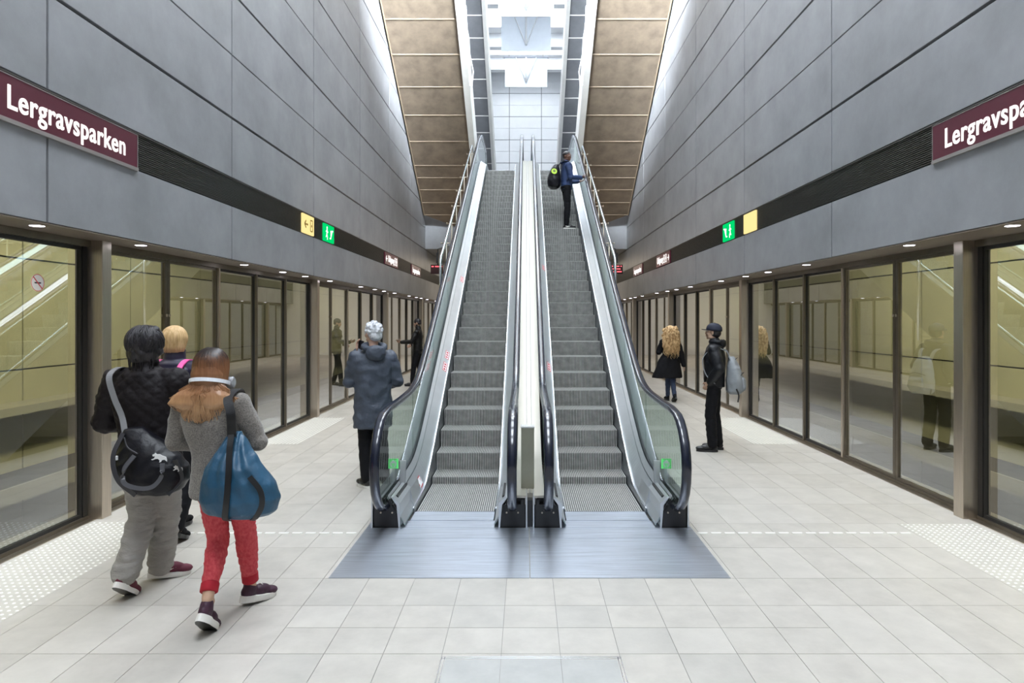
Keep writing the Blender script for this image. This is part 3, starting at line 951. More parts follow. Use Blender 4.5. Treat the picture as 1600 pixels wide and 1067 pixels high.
for s in (-1, 1):
    ya, yb = (10.3, 10.84) if s < 0 else (10.03, 10.57)
    t, w, R = wall_sign(s, ya, yb, 3.215, 3.525, 'glowing pale yellow information sign in the %s grille band' % SIDE[s], 'sign', m_yel, 'yellow_sign')
    bm = BM()
    if s < 0:
        bar(bm, -0.20, 0.15, -0.04, 0.15, 0.03, *ZF); bar(bm, -0.20, 0.15, -0.13, 0.21, 0.03, *ZF); bar(bm, -0.20, 0.15, -0.13, 0.09, 0.03, *ZF)
        bar(bm, 0.08, 0.06, 0.08, 0.24, 0.02, *ZF); bar(bm, 0.19, 0.06, 0.19, 0.24, 0.02, *ZF)
        bar(bm, 0.08, 0.06, 0.19, 0.06, 0.02, *ZF); bar(bm, 0.08, 0.24, 0.19, 0.24, 0.02, *ZF); disc(bm, 0.135, 0.15, 0.022, *ZF)
    else:
        bar(bm, 0.05, 0.15, 0.2, 0.15, 0.012, *ZF)
    bm.transform(R); obj('sign_symbol', bm, m_yeld if s < 0 else m_yel, t)
    ya, yb = (11.38, 11.97) if s < 0 else (11.11, 11.69)
    t, w, R = wall_sign(s, ya, yb, 3.215, 3.525, 'glowing green emergency exit sign with white symbols in the %s grille band' % SIDE[s], 'sign', m_gsg, 'exit_sign')
    bm = BM()
    # running figure and escalator mark
    disc(bm, -0.13, 0.245, 0.024, *ZF)
    bar(bm, -0.13, 0.22, -0.15, 0.13, 0.035, *ZF); bar(bm, -0.15, 0.13, -0.11, 0.08, 0.024, *ZF); bar(bm, -0.11, 0.08, -0.12, 0.03, 0.02, *ZF)
    bar(bm, -0.15, 0.13, -0.19, 0.07, 0.024, *ZF); bar(bm, -0.13, 0.20, -0.08, 0.16, 0.018, *ZF); bar(bm, -0.13, 0.20, -0.20, 0.17, 0.018, *ZF)
    q = 1
    bar(bm, 0.02, 0.07, 0.08, 0.07, 0.022, *ZF); bar(bm, 0.08, 0.07, 0.17, 0.22, 0.03, *ZF); bar(bm, 0.17, 0.22, 0.22, 0.22, 0.022, *ZF); disc(bm, 0.09, 0.20, 0.022, *ZF)
    bar(bm, 0.09, 0.18, 0.09, 0.11, 0.02, *ZF)
    if s > 0: bmesh.ops.scale(bm, vec=(-1, 1, 1), verts=bm.verts)
    bm.transform(R); obj('sign_symbol', bm, m_wh, t)
    # way-out sign
    ya, yb = (16.3, 17.95) if s < 0 else (16.0, 17.65)
    t, w, R = wall_sign(s, ya, yb, 3.215, 3.525, 'small maroon way out sign with white letters far down the %s wall' % SIDE[s], 'sign', m_sign, 'way_out_sign')
    bm = text_mesh('Udgang', 0.24, 0.004, 0.003, space=1.06)
    a, b, c, d = bounds(bm)
    bmesh.ops.scale(bm, vec=(0.74 / (b - a), 1, 1), verts=bm.verts)
    off = -0.46 if s < 0 else -0.70
    bmesh.ops.translate(bm, vec=(off, 0.085, 0.037), verts=bm.verts)
    ax = -0.64 if s < 0 else 0.66
    q = 1 if s < 0 else -1
    bar(bm, ax - 0.08, 0.15, ax + 0.08, 0.15, 0.03, *ZF); bar(bm, ax - q * 0.08, 0.15, ax - q * 0.01, 0.22, 0.03, *ZF); bar(bm, ax - q * 0.08, 0.15, ax - q * 0.01, 0.08, 0.03, *ZF)
    for kx in ((0.42, 0.62) if s < 0 else (0.18, 0.40)):
        bar(bm, kx - 0.05, 0.06, kx - 0.05, 0.25, 0.024, *ZF); bar(bm, kx + 0.05, 0.06, kx + 0.05, 0.25, 0.024, *ZF)
        bar(bm, kx - 0.05, 0.06, kx + 0.05, 0.06, 0.024, *ZF); bar(bm, kx - 0.05, 0.25, kx + 0.05, 0.25, 0.024, *ZF); disc(bm, kx, 0.16, 0.03, *ZF)
    bm.transform(R); obj('lettering', bm, m_lit, t)
    ya, yb = (20.1, 21.78) if s < 0 else (19.8, 21.45)
    t, w, R = wall_sign(s, ya, yb, 3.215, 3.525, 'farthest maroon station name sign on the %s wall' % SIDE[s], 'sign', m_sign, 'station_sign')
    bm = text_mesh('Lergravsparken', 0.235, 0.0032, 0.003, space=1.07)
    a, b, c, d = bounds(bm); k = 1.30 / (b - a)
    bmesh.ops.scale(bm, vec=(k, 1, 1), verts=bm.verts)
    bmesh.ops.translate(bm, vec=(-w / 2 + 0.18 - a * k, 0.072, 0.037), verts=bm.verts)
    bm.transform(R); obj('lettering', bm, m_lit, t)
    # hanging train display
    xc = -2.78 if s < 0 else 2.82
    t = thing('train_display', 'hanging black train indicator with red dots beyond the %s escalator' % SIDE[s], 'display', (xc, 20.0, 3.21))
    bm = BM(); box(bm, -0.20, 0.20, 0, 0.12, 0, 0.29, 0, 0.004); obj('display_case', bm, mat('display_black', (0.03, 0.006, 0.008), 0.3), t)
    bm = BM(); tube(bm, [(0.02 * -s, 0.06, 0.29), (0.02 * -s, 0.06, 0.78), (0.02 * -s, 2.95, 1.2)], 0.02, 8)
    box(bm, -0.03, 0.05, 0.02, 0.1, 0.34, 0.66); obj('hanger', bm, m_black, t)
    bm = BM()
    for row in range(3 if s > 0 else 2):
        for q in range(9):
            if (q * 7 + row * 3) % 5 == 4: continue
            z = 0.24 - row * 0.085 if s > 0 else 0.23 - row * 0.12
            if s < 0 and row == 1: continue
            box(bm, -0.17 + q * 0.038, -0.145 + q * 0.038, -0.004, 0.0, z - 0.014, z + 0.014)
    obj('lit_dots', bm, emat('led_red', (1.0, 0.10, 0.12), 2.2), t)

# no smoking sticker on the near left glass
t = thing('no_smoking_sticker', 'round white sticker with a red slash on the near left glass', 'sticker', (-XG[-1] + 0.0, 5.26, 2.12))
bm = BM(); lathe(bm, [(0.072, -0.001), (0.072, 0.0008)], (0, 0, 0), 32, axis='x'); obj('sticker_disc', bm, m_lab, t)
bm = BM()
n = 32
for k in range(n):
    a0, a1 = 2 * PI * k / n, 2 * PI * (k + 1) / n
    P = [(0.066 * math.cos(a0), 0.066 * math.sin(a0)), (0.066 * math.cos(a1), 0.066 * math.sin(a1)), (0.071 * math.cos(a1), 0.071 * math.sin(a1)), (0.071 * math.cos(a0), 0.071 * math.sin(a0))]
    prism(bm, P, 0.0008, 0.0016, 'x')
bar2 = [(-0.052, 0.045), (-0.045, 0.052), (0.052, -0.045), (0.045, -0.052)]
prism(bm, bar2, 0.0008, 0.0016, 'x'); obj('red_slash', bm, m_red, t)
bm = BM(); prism(bm, [(-0.035, -0.006), (0.035, -0.006), (0.035, 0.006), (-0.035, 0.006)], 0.0008, 0.0012, 'x'); obj('cigarette_mark', bm, m_black, t)

# floor fittings
m_stud = mat('tactile_stud', (0.85, 0.84, 0.80), 0.3, 0, spec=0.7)
m_tact = mat('tactile_base', (0.50, 0.48, 0.43), 0.5, 0, 0.08, 5)
def tactile(x0, x1, y0, y1, lab):
    t = thing('tactile_paving', lab, 'tactile paving', ((x0 + x1) / 2, (y0 + y1) / 2, 0))
    cx, cy = (x0 + x1) / 2, (y0 + y1) / 2
    bm = BM(); box(bm, x0 - cx, x1 - cx, y0 - cy, y1 - cy, 0, 0.002); obj('paving_base', bm, m_tact, t)
    bm = BM()
    p = 0.052
    nx, ny = int((x1 - x0 - 0.03) / p), int((y1 - y0 - 0.03) / p)
    for i in range(nx + 1):
        for j in range(ny + 1):
            x, y = x0 - cx + 0.025 + i * p, y0 - cy + 0.025 + j * p
            r0, r1 = 0.0115, 0.007
            A = [bm.verts.new((x + r0 * math.cos(k * PI / 3), y + r0 * math.sin(k * PI / 3), 0.002)) for k in range(6)]
            B = [bm.verts.new((x + r1 * math.cos(k * PI / 3), y + r1 * math.sin(k * PI / 3), 0.0055)) for k in range(6)]
            bm.faces.new(B)
            for k in range(6): bm.faces.new((A[k], A[(k + 1) % 6], B[(k + 1) % 6], B[k]))
    o = obj('raised_studs', bm, m_stud, t); o['kind'] = 'stuff'
tactile(-3.88, -3.16, 3.3, 5.75, 'studded tactile paving before the near left doors')
tactile(-3.88, -3.30, 9.3, 11.75, 'studded tactile paving farther along the left doors')
tactile(3.30, 3.98, 3.3, 5.70, 'studded tactile paving before the near right doors')
tactile(3.30, 3.98, 9.3, 11.75, 'studded tactile paving farther along the right doors')
for s, xa, xb in ((-1, -3.14, -1.42), (1, 1.46, 3.28)):
    bm = BM(); x = xa
    while x < xb:
        box(bm, x, x + 0.085, 5.435, 5.465, 0.0, 0.004); x += 0.115
    tag(obj('guide_strip', bm, m_stud), 'row of pale dashes across the floor %s of the escalators' % SIDE[s], 'floor strip')
# floor hatch
t = thing('floor_hatch', 'tile-filled floor hatch with double steel frame nearest the viewer', 'hatch', (0.0275, 2.9, 0))
bm = BM()
hx, hy = 0.485, 0.56
for e0, e1 in ((0.0, 0.006), (0.016, 0.022)):
    box(bm, -hx + e0, -hx + e1, -hy, hy, 0.0, 0.0025); box(bm, hx - e1, hx - e0, -hy, hy, 0.0, 0.0025)
    box(bm, -hx, hx, hy - e1, hy - e0, 0.0, 0.0025); box(bm, -hx, hx, -hy + e0, -hy + e1, 0.0, 0.0025)
obj('hatch_frame', bm, m_edge, t)
bm = BM()
for a, b in ((-0.46, -0.163 + 0.0), (-0.16, 0.157), (0.16, 0.46)):
    for c_, d_ in ((-0.53, -0.272), (-0.268, 0.0), (0.004, 0.53)):
        box(bm, a, b, c_, d_, 0.0, 0.0015)
obj('hatch_tiles', bm, mat('hatch_stone', (0.40, 0.40, 0.385), 0.4, 0, 0.1, 5), t)

# ------------------------------------------------------------ people
def ico(bm, c, r, sub=2, M=None):
    ret = bmesh.ops.create_icosphere(bm, subdivisions=sub, radius=1.0)
    rr = r if isinstance(r, (tuple, list)) else (r, r, r)
    m = Matrix.Diagonal((*rr, 1))
    if M is not None: m = M @ m
    m = Matrix.Translation(Vector(c)) @ m
    bmesh.ops.transform(bm, matrix=m, verts=ret['verts'])
def chain(bm, pr, n=14):
    """tapered limb through [(point, radius)...] closed with round ends"""
    P = [Vector(p) for p, r in pr]; R = [r for p, r in pr]
    tube(bm, P, R, n)
    for p, r in zip(P, R): ico(bm, p, r * 0.995)
def loft(bm, rings, n=24, p=2.3):
    """rings = [(cx, cy, cz, rx, ry)] horizontal super-ellipses, closed"""
    out = []
    for cx, cy, cz, rx, ry in rings:
        v = []
        for k in range(n):
            a = 2 * PI * k / n; ca, sa = math.cos(a), math.sin(a)
            v.append(bm.verts.new((cx + rx * math.copysign(abs(ca) ** (2 / p), ca), cy + ry * math.copysign(abs(sa) ** (2 / p), sa), cz)))
        out.append(v)
    for a, b in zip(out, out[1:]):
        for k in range(n): bm.faces.new((a[k], a[(k + 1) % n], b[(k + 1) % n], b[k]))
    bm.faces.new(out[0][::-1]); bm.faces.new(out[-1])
def remesh(name, bm, m, parent, voxel=0.012, smooth=4, fold=None, disp=None):
    bmesh.ops.recalc_face_normals(bm, faces=bm.faces[:])
    me = D.meshes.new('tmp'); bm.to_mesh(me); bm.free()
    o = D.objects.new('tmp', me); COL.objects.link(o)
    r = o.modifiers.new('r', 'REMESH'); r.mode = 'VOXEL'; r.voxel_size = voxel; r.use_smooth_shade = True
    if smooth:
        s = o.modifiers.new('s', 'SMOOTH'); s.factor = 0.5; s.iterations = smooth
    dg = bpy.context.evaluated_depsgraph_get()
    m2 = D.meshes.new_from_object(o.evaluated_get(dg))
    D.objects.remove(o); D.meshes.remove(me)
    if fold:
        amp, sx, sy, sz, seed = fold
        off = Vector((seed * 7.3, seed * 3.1, seed * 1.7))
        nn = [v.normal.copy() for v in m2.vertices]
        for v, nv in zip(m2.vertices, nn):
            c = v.co
            h = mnoise.noise(Vector((c.x * sx, c.y * sy, c.z * sz)) + off)
            h2 = mnoise.noise(Vector((c.x * sx * 2.1, c.y * sy * 2.1, c.z * sz * 2.1)) + off)
            v.co = c + nv * amp * ((1 - 2 * abs(h)) * 0.8 + h2 * 0.5)
    if disp:
        nn = [v.normal.copy() for v in m2.vertices]
        for v, nv in zip(m2.vertices, nn):
            v.co = v.co + nv * disp(v.co)
    for p in m2.polygons: p.use_smooth = True
    m2.materials.clear(); m2.materials.append(m)
    m2.name = name
    ob = D.objects.new(name, m2); COL.objects.link(ob); ob.parent = parent
    return ob

def hand(bm, w, d, n, s, curl=0.5, sc=1.0, spread=0.10):
    """w wrist, d finger direction, n back-of-hand normal, s=+1 thumb on +side"""
    d = Vector(d).normalized(); n = Vector(n); n = (n - d * n.dot(d)).normalized(); x = d.cross(n) * s
    w = Vector(w)
    B = Matrix((x, d, n)).transposed().to_4x4()
    chain(bm, [(w - d * 0.03 * sc, 0.024 * sc), (w, 0.023 * sc)])
    ico(bm, w + d * 0.048 * sc, (0.040 * sc, 0.052 * sc, 0.015 * sc), 2, B)
    ico(bm, w + d * 0.070 * sc, (0.041 * sc, 0.026 * sc, 0.0125 * sc), 2, B)
    L = [0.078, 0.088, 0.082, 0.065]
    for i in range(4):
        ox = (0.029 - 0.0195 * i) * sc
        p = w + d * (0.088 - 0.004 * abs(i - 1)) * sc + x * ox
        dirv = (d + x * (0.12 - 0.09 * i) * (1 + spread)).normalized()
        pts = [(p - dirv * 0.01, 0.0088 * sc)]
        a = 0.0
        for j, fr in enumerate((0.42, 0.32, 0.26)):
            a += curl * (0.7 if j == 0 else 1.0)
            v = dirv * math.cos(a) - n * math.sin(a)
            p = p + v * L[i] * fr * sc
            pts.append((p, (0.0085 - 0.0009 * j) * sc))
        chain(bm, pts, 8)
    p = w + d * 0.018 * sc + x * 0.026 * sc
    v1 = (x * 0.75 + d * 0.75 - n * 0.15).normalized(); v2 = (x * 0.25 + d * 1.0 - n * 0.3 * (1 + curl)).normalized()
    chain(bm, [(p, 0.013 * sc), (p + v1 * 0.036 * sc, 0.0105 * sc), (p + v1 * 0.036 * sc + v2 * 0.03 * sc, 0.0095 * sc), (p + v1 * 0.036 * sc + v2 * 0.054 * sc, 0.008 * sc)], 8)

def head_parts(bm, c, sc, M):
    """head with face, facing +Y in its own frame; c = centre"""
    def E(p, r, sub=2, rot=None):
        mm = M @ (rot if rot is not None else Matrix.Identity(4))
        ico(bm, Vector(c) + (M @ (Vector(p) * sc)), tuple(v * sc for v in r), sub, mm)
    E((0, -0.012, 0.025), (0.076, 0.094, 0.092), 3)
    E((0, 0.018, -0.025), (0.062, 0.070, 0.078))
    E((0, 0.038, -0.062), (0.044, 0.045, 0.042))
    E((0, 0.066, -0.090), (0.022, 0.019, 0.017))
    for s in (-1, 1):
        E((s * 0.036, 0.062, -0.022), (0.024, 0.022, 0.024))      # cheek
        E((s * 0.026, 0.080, 0.026), (0.026, 0.010, 0.007))       # brow
        E((s * 0.046, 0.020, -0.070), (0.020, 0.038, 0.020))      # jaw
        E((s * 0.078, -0.004, -0.012), (0.007, 0.017, 0.029), 2, Matrix.Rotation(0.15, 4, 'X'))  # ear
        E((s * 0.0095, 0.094, -0.033), (0.008, 0.010, 0.007))     # nostril
    E((0, 0.092, -0.008), (0.008, 0.012, 0.026), 2, Matrix.Rotation(-0.35, 4, 'X'))
    E((0, 0.101, -0.027), (0.010, 0.011, 0.010))
    E((0, 0.086, -0.054), (0.022, 0.008, 0.0045)); E((0, 0.084, -0.064), (0.019, 0.009, 0.0055))
m_eye = mat('eye_white', (0.75, 0.73, 0.70), 0.2)
m_iris = mat('eye_dark', (0.03, 0.02, 0.015), 0.15)
m_lip = mat('lip', (0.42, 0.16, 0.13), 0.45)

class Person: pass
def person(label, loc, rz, H, J=None, skin=(0.55, 0.36, 0.26), yaw=0.0, pitch=0.0, lean=(0, 0), voxel=0.009, face=True,
           handL=None, handR=None, bulk=1.0):
    k = H / 1.75
    P = Person(); P.H, P.k = H, k
    P.root = thing('person', label, 'person', loc, rz)
    def V(x, y, z): return Vector((x * k, y * k, z * k))
    def LN(z): return Vector((lean[0], lean[1], 0)) * max(0, (z - 0.93) / 0.8)
    j = dict(pelvis=V(0, 0, .95), waist=V(0, 0, 1.10), chest=V(0, 0, 1.28), neckb=V(0, -.01, 1.47), head=V(0, 0.015, 1.632),
             shL=V(-.185, 0, 1.41), shR=V(.185, 0, 1.41), elL=V(-.25, -.02, 1.13), elR=V(.25, -.02, 1.13),
             wrL=V(-.26, .06, .90), wrR=V(.26, .06, .90),
             hipL=V(-.09, 0, .92), hipR=V(.09, 0, .92), knL=V(-.10, .02, .50), knR=V(.10, .02, .50), anL=V(-.10, -.02, .09), anR=V(.10, -.02, .09))
    for q in ('waist', 'chest', 'neckb', 'head', 'shL', 'shR', 'elL', 'elR', 'wrL', 'wrR'):
        j[q] = j[q] + LN(j[q].z / k)
    if J:
        for a, b in J.items(): j[a] = Vector(b)
    P.j = j
    P.M = Matrix.Rotation(yaw, 4, 'Z') @ Matrix.Rotation(pitch, 4, 'X')
    P.m_skin = mat('skin_%d' % int(skin[0] * 1000), skin, 0.5, 0, 0.06, 12, spec=0.35)
    bm = BM()
    w = j['waist']; c = j['chest']; p = j['pelvis']; nb = j['neckb']
    loft(bm, [(p.x, p.y, p.z - .08 * k, .12 * k, .08 * k), (p.x, p.y, p.z, .15 * k, .095 * k), (w.x, w.y, w.z, .125 * k, .085 * k), (c.x, c.y, c.z, .15 * k, .10 * k),
              ((c.x + nb.x) / 2, (c.y + nb.y) / 2, nb.z - .06 * k, .15 * k, .07 * k), (nb.x, nb.y, nb.z - 0.01, .06 * k, .05 * k)])
    hc = j['head']
    chain(bm, [(nb - Vector((0, 0, .05)), .055 * k), (nb + (hc - nb) * .35, .052 * k), (hc - Vector((0, 0, .03 * k)), .055 * k)])
    for s in 'LR':
        chain(bm, [(j['sh' + s], .050 * k), (j['el' + s], .036 * k), (j['wr' + s], .025 * k)])
        chain(bm, [(j['hip' + s], .080 * k), (j['kn' + s], .050 * k), (j['an' + s], .036 * k)])
        an = j['an' + s]
        chain(bm, [(an, .034 * k), (an + Vector((0, .03, -.03)), .030 * k)])
    head_parts(bm, hc, k, P.M)
    P.hands = {}
    for s, hd_ in (('L', handL), ('R', handR)):
        wv = j['wr' + s]; d = (wv - j['el' + s]).normalized()
        o = dict(d=d, n=Vector((-1 if s == 'L' else 1, 0, 0.1)), s=(1 if s == 'L' else -1), curl=0.35)
        if hd_: o.update(hd_)
        hand(bm, wv, o['d'], o['n'], o['s'], o['curl'], k)
    P.body = remesh('body', bm, P.m_skin, P.root, voxel, 2)
    if face:
        for s in (-1, 1):
            b = BM(); ico(b, hc + P.M @ (Vector((s * 0.030, 0.079, 0.008)) * k), (0.0125 * k, 0.009 * k, 0.008 * k), 2, P.M)
            e = obj('eye', b, m_eye, P.root)
            b = BM(); ico(b, hc + P.M @ (Vector((s * 0.030, 0.0875, 0.008)) * k), (0.0052 * k, 0.0025 * k, 0.0055 * k), 2, P.M); obj('iris', b, m_iris, e)
        b = BM(); ico(b, hc + P.M @ (Vector((0, 0.0915, -0.0585)) * k), (0.020 * k, 0.005 * k, 0.0075 * k), 2, P.M); obj('lips', b, m_lip, P.root)
    return P

def trousers(P, m, r=(.095, .075, .062), end=None, cuff=None, fold=(0.006, 5, 5, 16, 1), name='trousers', hipw=.165, voxel=0.011, top=1.02):
    k, j = P.k, P.j
    bm = BM()
    p = j['pelvis']
    loft(bm, [(p.x, p.y, p.z - .10 * k, hipw * .80 * k, .10 * k), (p.x, p.y - .01, p.z - .02 * k, hipw * k, .118 * k), (p.x, p.y, top * k, (hipw - .02) * k, .10 * k)])
    for s in 'LR':
        h, kn, an = j['hip' + s], j['kn' + s], j['an' + s]
        e = an + (kn - an) * (end if end is not None else 0.02)
        pts = [(h, r[0] * k), (h + (kn - h) * .5, (r[0] * .5 + r[1] * .5) * k), (kn, r[1] * k), (kn + (e - kn) * .35, r[1] * 1.0 * k), (e, r[2] * k)]
        chain(bm, pts, 18)
    return remesh(name, bm, m, P.root, voxel, 3, fold)

def top_garment(P, m, hem=.80, hemr=(.19, .13), waist=(.165, .115), chest=(.185, .125), sh=(.19, .085), arm=(.072, .058, .045), name='jacket', fold=(0.006, 7, 7, 12, 2),
                collar=None, cuffL=1.0, cuffR=1.0, voxel=0.011, hemshift=(0, 0), smooth=3, disp=None):
    k, j = P.k, P.j
    bm = BM()
    p, w, c, nb = j['pelvis'], j['waist'], j['chest'], j['neckb']
    hx, hy = hemshift
    zs = hem * k
    rings = [(p.x + hx, p.y + hy, zs, hemr[0] * k, hemr[1] * k), (p.x + hx * .9, p.y + hy * .9, zs + 0.03, hemr[0] * k, hemr[1] * k)]
    if hem < .9: rings.append(((p.x * .7 + w.x * .3) + hx * .3, p.y + hy * .3, .98 * k, (hemr[0] * .4 + waist[0] * .6) * k, (hemr[1] * .4 + waist[1] * .6) * k))
    rings += [(w.x, w.y, w.z, waist[0] * k, waist[1] * k), (c.x, c.y, c.z, chest[0] * k, chest[1] * k),
              ((c.x * .4 + nb.x * .6), (c.y * .4 + nb.y * .6), j['shL'].z * .5 + j['shR'].z * .5 - .03 * k, sh[0] * k, (chest[1] * .82) * k),
              (nb.x, nb.y, (j['shL'].z + j['shR'].z) / 2 + .035 * k, sh[0] * .72 * k, sh[1] * k), (nb.x, nb.y, nb.z + .015 * k, .075 * k, .065 * k)]
    loft(bm, rings, 32)
    for s, cu in (('L', cuffL), ('R', cuffR)):
        a, b, d = j['sh' + s], j['el' + s], j['wr' + s]
        e = b + (d - b) * cu
        chain(bm, [(Vector((nb.x, nb.y, a.z)) * .35 + a * .65 - Vector((0, 0, .012)), arm[0] * .93 * k), (a - Vector((0, 0, .015)), arm[0] * k), (a + (b - a) * .5, (arm[0] * .5 + arm[1] * .5) * k), (b, arm[1] * 1.03 * k), (b + (e - b) * .5, (arm[1] + arm[2]) / 2 * k), (e, arm[2] * k)], 18)
    if collar:
        r, hgt = collar
        chain(bm, [(nb - Vector((0, 0, .01)), r * k), (nb + Vector((0, .005, hgt * k)), r * .97 * k)], 18)
    return remesh(name, bm, m, P.root, voxel, smooth, fold, disp)

def shoe(P, an, yaw, pitch, m_up, m_sole, L=0.275, W=0.098, heel=0.03, mark=None, name='shoe'):
    """pitch>0 lifts the heel about the toe; 'an' ankle position (x,y); the sole touches the floor"""
    an = Vector(an)
    up = BM()
    sc = L / 0.275
    def bld(bm, pr): pass
    ico(up, (0, 0.155 * sc, 0.045), (0.043, 0.062 * sc, 0.030))
    ico(up, (0, 0.085 * sc, 0.058), (0.040, 0.075 * sc, 0.040))
    ico(up, (0, -0.005, 0.062), (0.036, 0.062 * sc, 0.048))
    chain(up, [((0, 0.0, 0.07), 0.040), ((0, -0.012, 0.105), 0.037)])
    so = BM()
    N = 28; pts = []
    for i in range(N):
        a = 2 * PI * i / N; y = math.cos(a); x = math.sin(a)
        w = (W / 2) * (1.0 + 0.10 * y) * (0.92 if -0.3 < y < 0.2 else 1.0)
        pts.append((x * w, 0.068 * sc + y * (L / 2)))
    lo = [so.verts.new((x * .96, y, 0.0 if y > 0.1 else 0.0)) for x, y in pts]
    mi = [so.verts.new((x, y, 0.012)) for x, y in pts]
    hi = [so.verts.new((x * .97, y * .99, heel + (0.006 if y < 0.02 else 0.0))) for x, y in pts]
    for A, B in ((lo, mi), (mi, hi)):
        for i in range(N): so.faces.new((A[i], A[(i + 1) % N], B[(i + 1) % N], B[i]))
    so.faces.new(lo[::-1]); so.faces.new(hi)
    ty = 0.068 * sc + L / 2 - 0.06
    T = Matrix.Translation((0, ty, 0)) @ Matrix.Rotation(-pitch, 4, 'X') @ Matrix.Translation((0, -ty, 0))
    R = Matrix.Rotation(yaw, 4, 'Z')
    # keep the ankle above the given point
    a0 = R @ (T @ Vector((0, 0, 0.10)))
    TT = Matrix.Translation((an.x - a0.x, an.y - a0.y, an.z)) @ R @ T
    up.transform(TT); so.transform(TT)
    u = remesh(name, up, m_up, P.root, 0.006, 3)
    s_ = obj('sole', so, m_sole, u)
    s_.data.materials.append(m_black)
    for pl in s_.data.polygons:
        if max((s_.data.vertices[i].co - s_.data.vertices[0].co).length for i in pl.vertices) > .2 and pl.index == len(s_.data.polygons) - 2: pl.material_index = 1
    # laces
    lb = BM()
    for q in range(4):
        y = 0.075 + q * 0.022
        tube(lb, [(-0.018, y * sc, 0.093 - q * 0.010), (0, y * sc, 0.100 - q * 0.010), (0.018, (y + 0.006) * sc, 0.093 - q * 0.010)], 0.0028, 6)
    lb.transform(TT); obj('laces', lb, m_sole, u)
    if mark: mark(TT, u)
    return TT @ Vector((0, -0.01, 0.10)), TT

def ribbon(bm, pts, side, w, th=0.004, mi=0):
    """flat strap through pts; side = width direction(s)"""
    P = [Vector(p) for p in pts]; pr = None
    for i, p in enumerate(P):
        d = (P[min(i + 1, len(P) - 1)] - P[max(i - 1, 0)]).normalized()
        sd = Vector(side[i] if isinstance(side, list) else side); sd = (sd - d * sd.dot(d)).normalized()
        nn = d.cross(sd)
        q = [bm.verts.new(p + sd * a * w / 2 + nn * b * th / 2) for a, b in ((-1, -1), (1, -1), (1, 1), (-1, 1))]
        if pr:
            for k in range(4): bm.faces.new((pr[k], pr[(k + 1) % 4], q[(k + 1) % 4], q[k])).material_index = mi
        else: bm.faces.new(q[::-1])
        pr = q
    bm.faces.new(pr)
def curve(pts, n=8):
    """Catmull-Rom through pts"""
    P = [Vector(p) for p in pts]; P = [P[0] * 2 - P[1]] + P + [P[-1] * 2 - P[-2]]
    out = []
    for i in range(1, len(P) - 2):
        a, b, c, d = P[i - 1:i + 3]
        for t in range(n):
            t /= n
            out.append(0.5 * ((2 * b) + (c - a) * t + (2 * a - 5 * b + 4 * c - d) * t * t + (3 * b - a - 3 * c + d) * t ** 3))
    out.append(P[-2]); return out
def strands(P, m, roots, name='hair_strands', r=0.0035, n=5):
    bm = BM()
    for pts in roots:
        L = len(pts); tube(bm, pts, [r * (1.0 if i < L * 0.6 else max(0.25, 1 - (i - L * .6) / (L * .4) * .75)) for i in range(L)], n)
    return obj(name, bm, m, P.root, fix=False)
rnd = random.Random(11)

def hair_mat(name, c1, c2, rough=0.42):
    return mat(name, c1, rough, 0, color2=c2, vscale=9, vstretch=(9, 9, 0.8), bump=0.5, bscale=60, bstretch=(12, 12, 0.6), bdist=0.003, spec=0.5)

# ---- 1: man in black quilted jacket, left foreground
m_quilt = mat('quilted_black', (0.010, 0.0075, 0.009), 0.6, 0, 0.25, 6, 0.5, 40, spec=0.22, bdist=0.006)
m_grey_tr = mat('grey_trousers', (0.30, 0.285, 0.265), 0.75, 0, 0.15, 7, 0.9, 16, bdist=0.016, bstretch=(1, 1, 2.6))
m_maroon = mat('maroon_suede', (0.13, 0.02, 0.04), 0.7, 0, 0.2, 20)
m_wsole = mat('white_sole', (0.78, 0.76, 0.72), 0.5)
m_hblack = hair_mat('hair_black', (0.008, 0.007, 0.009), (0.035, 0.03, 0.035), 0.35)
def quilt(co):
    u = (co.x * 0.9 + co.z) / 0.075; v = (co.x * 0.9 - co.z) / 0.075
    return 0.008 * min(abs(math.sin(PI * u)), abs(math.sin(PI * v))) ** 0.5
RX, RY = -2.55, 4.30
P1 = person('person in black quilted jacket and grey trousers walking with a black duffel bag', (RX, RY, 0), 0.0, 1.77, yaw=-0.55,
            J=dict(hipL=(-.07, -.0, .93), hipR=(.11, .0, .93), knL=(-.03, .02, .50), knR=(.07, .13, .52), anL=(-.06, -.13, .16), anR=(-.02, .20, .09),
                   shL=(-.20, 0, 1.42), shR=(.20, .0, 1.42), elL=(-.30, .04, 1.13), elR=(.30, .06, 1.13), wrL=(-.16, .22, 1.08), wrR=(.14, .27, 1.12),
                   pelvis=(.03, 0, .96), waist=(.02, 0, 1.11)), handL=dict(n=(-.3, .2, 1)), handR=dict(n=(.3, .2, 1)))
trousers(P1, m_grey_tr, r=(.105, .082, .076), fold=(0.013, 7, 7, 19, 1))
jk = top_garment(P1, m_quilt, hem=.86, hemr=(.185, .135), waist=(.18, .13), chest=(.21, .14), sh=(.205, .10), arm=(.085, .072, .052), fold=(0.008, 6, 6, 10, 3), collar=(.072, .06), disp=quilt, name='quilted_jacket', voxel=0.010)
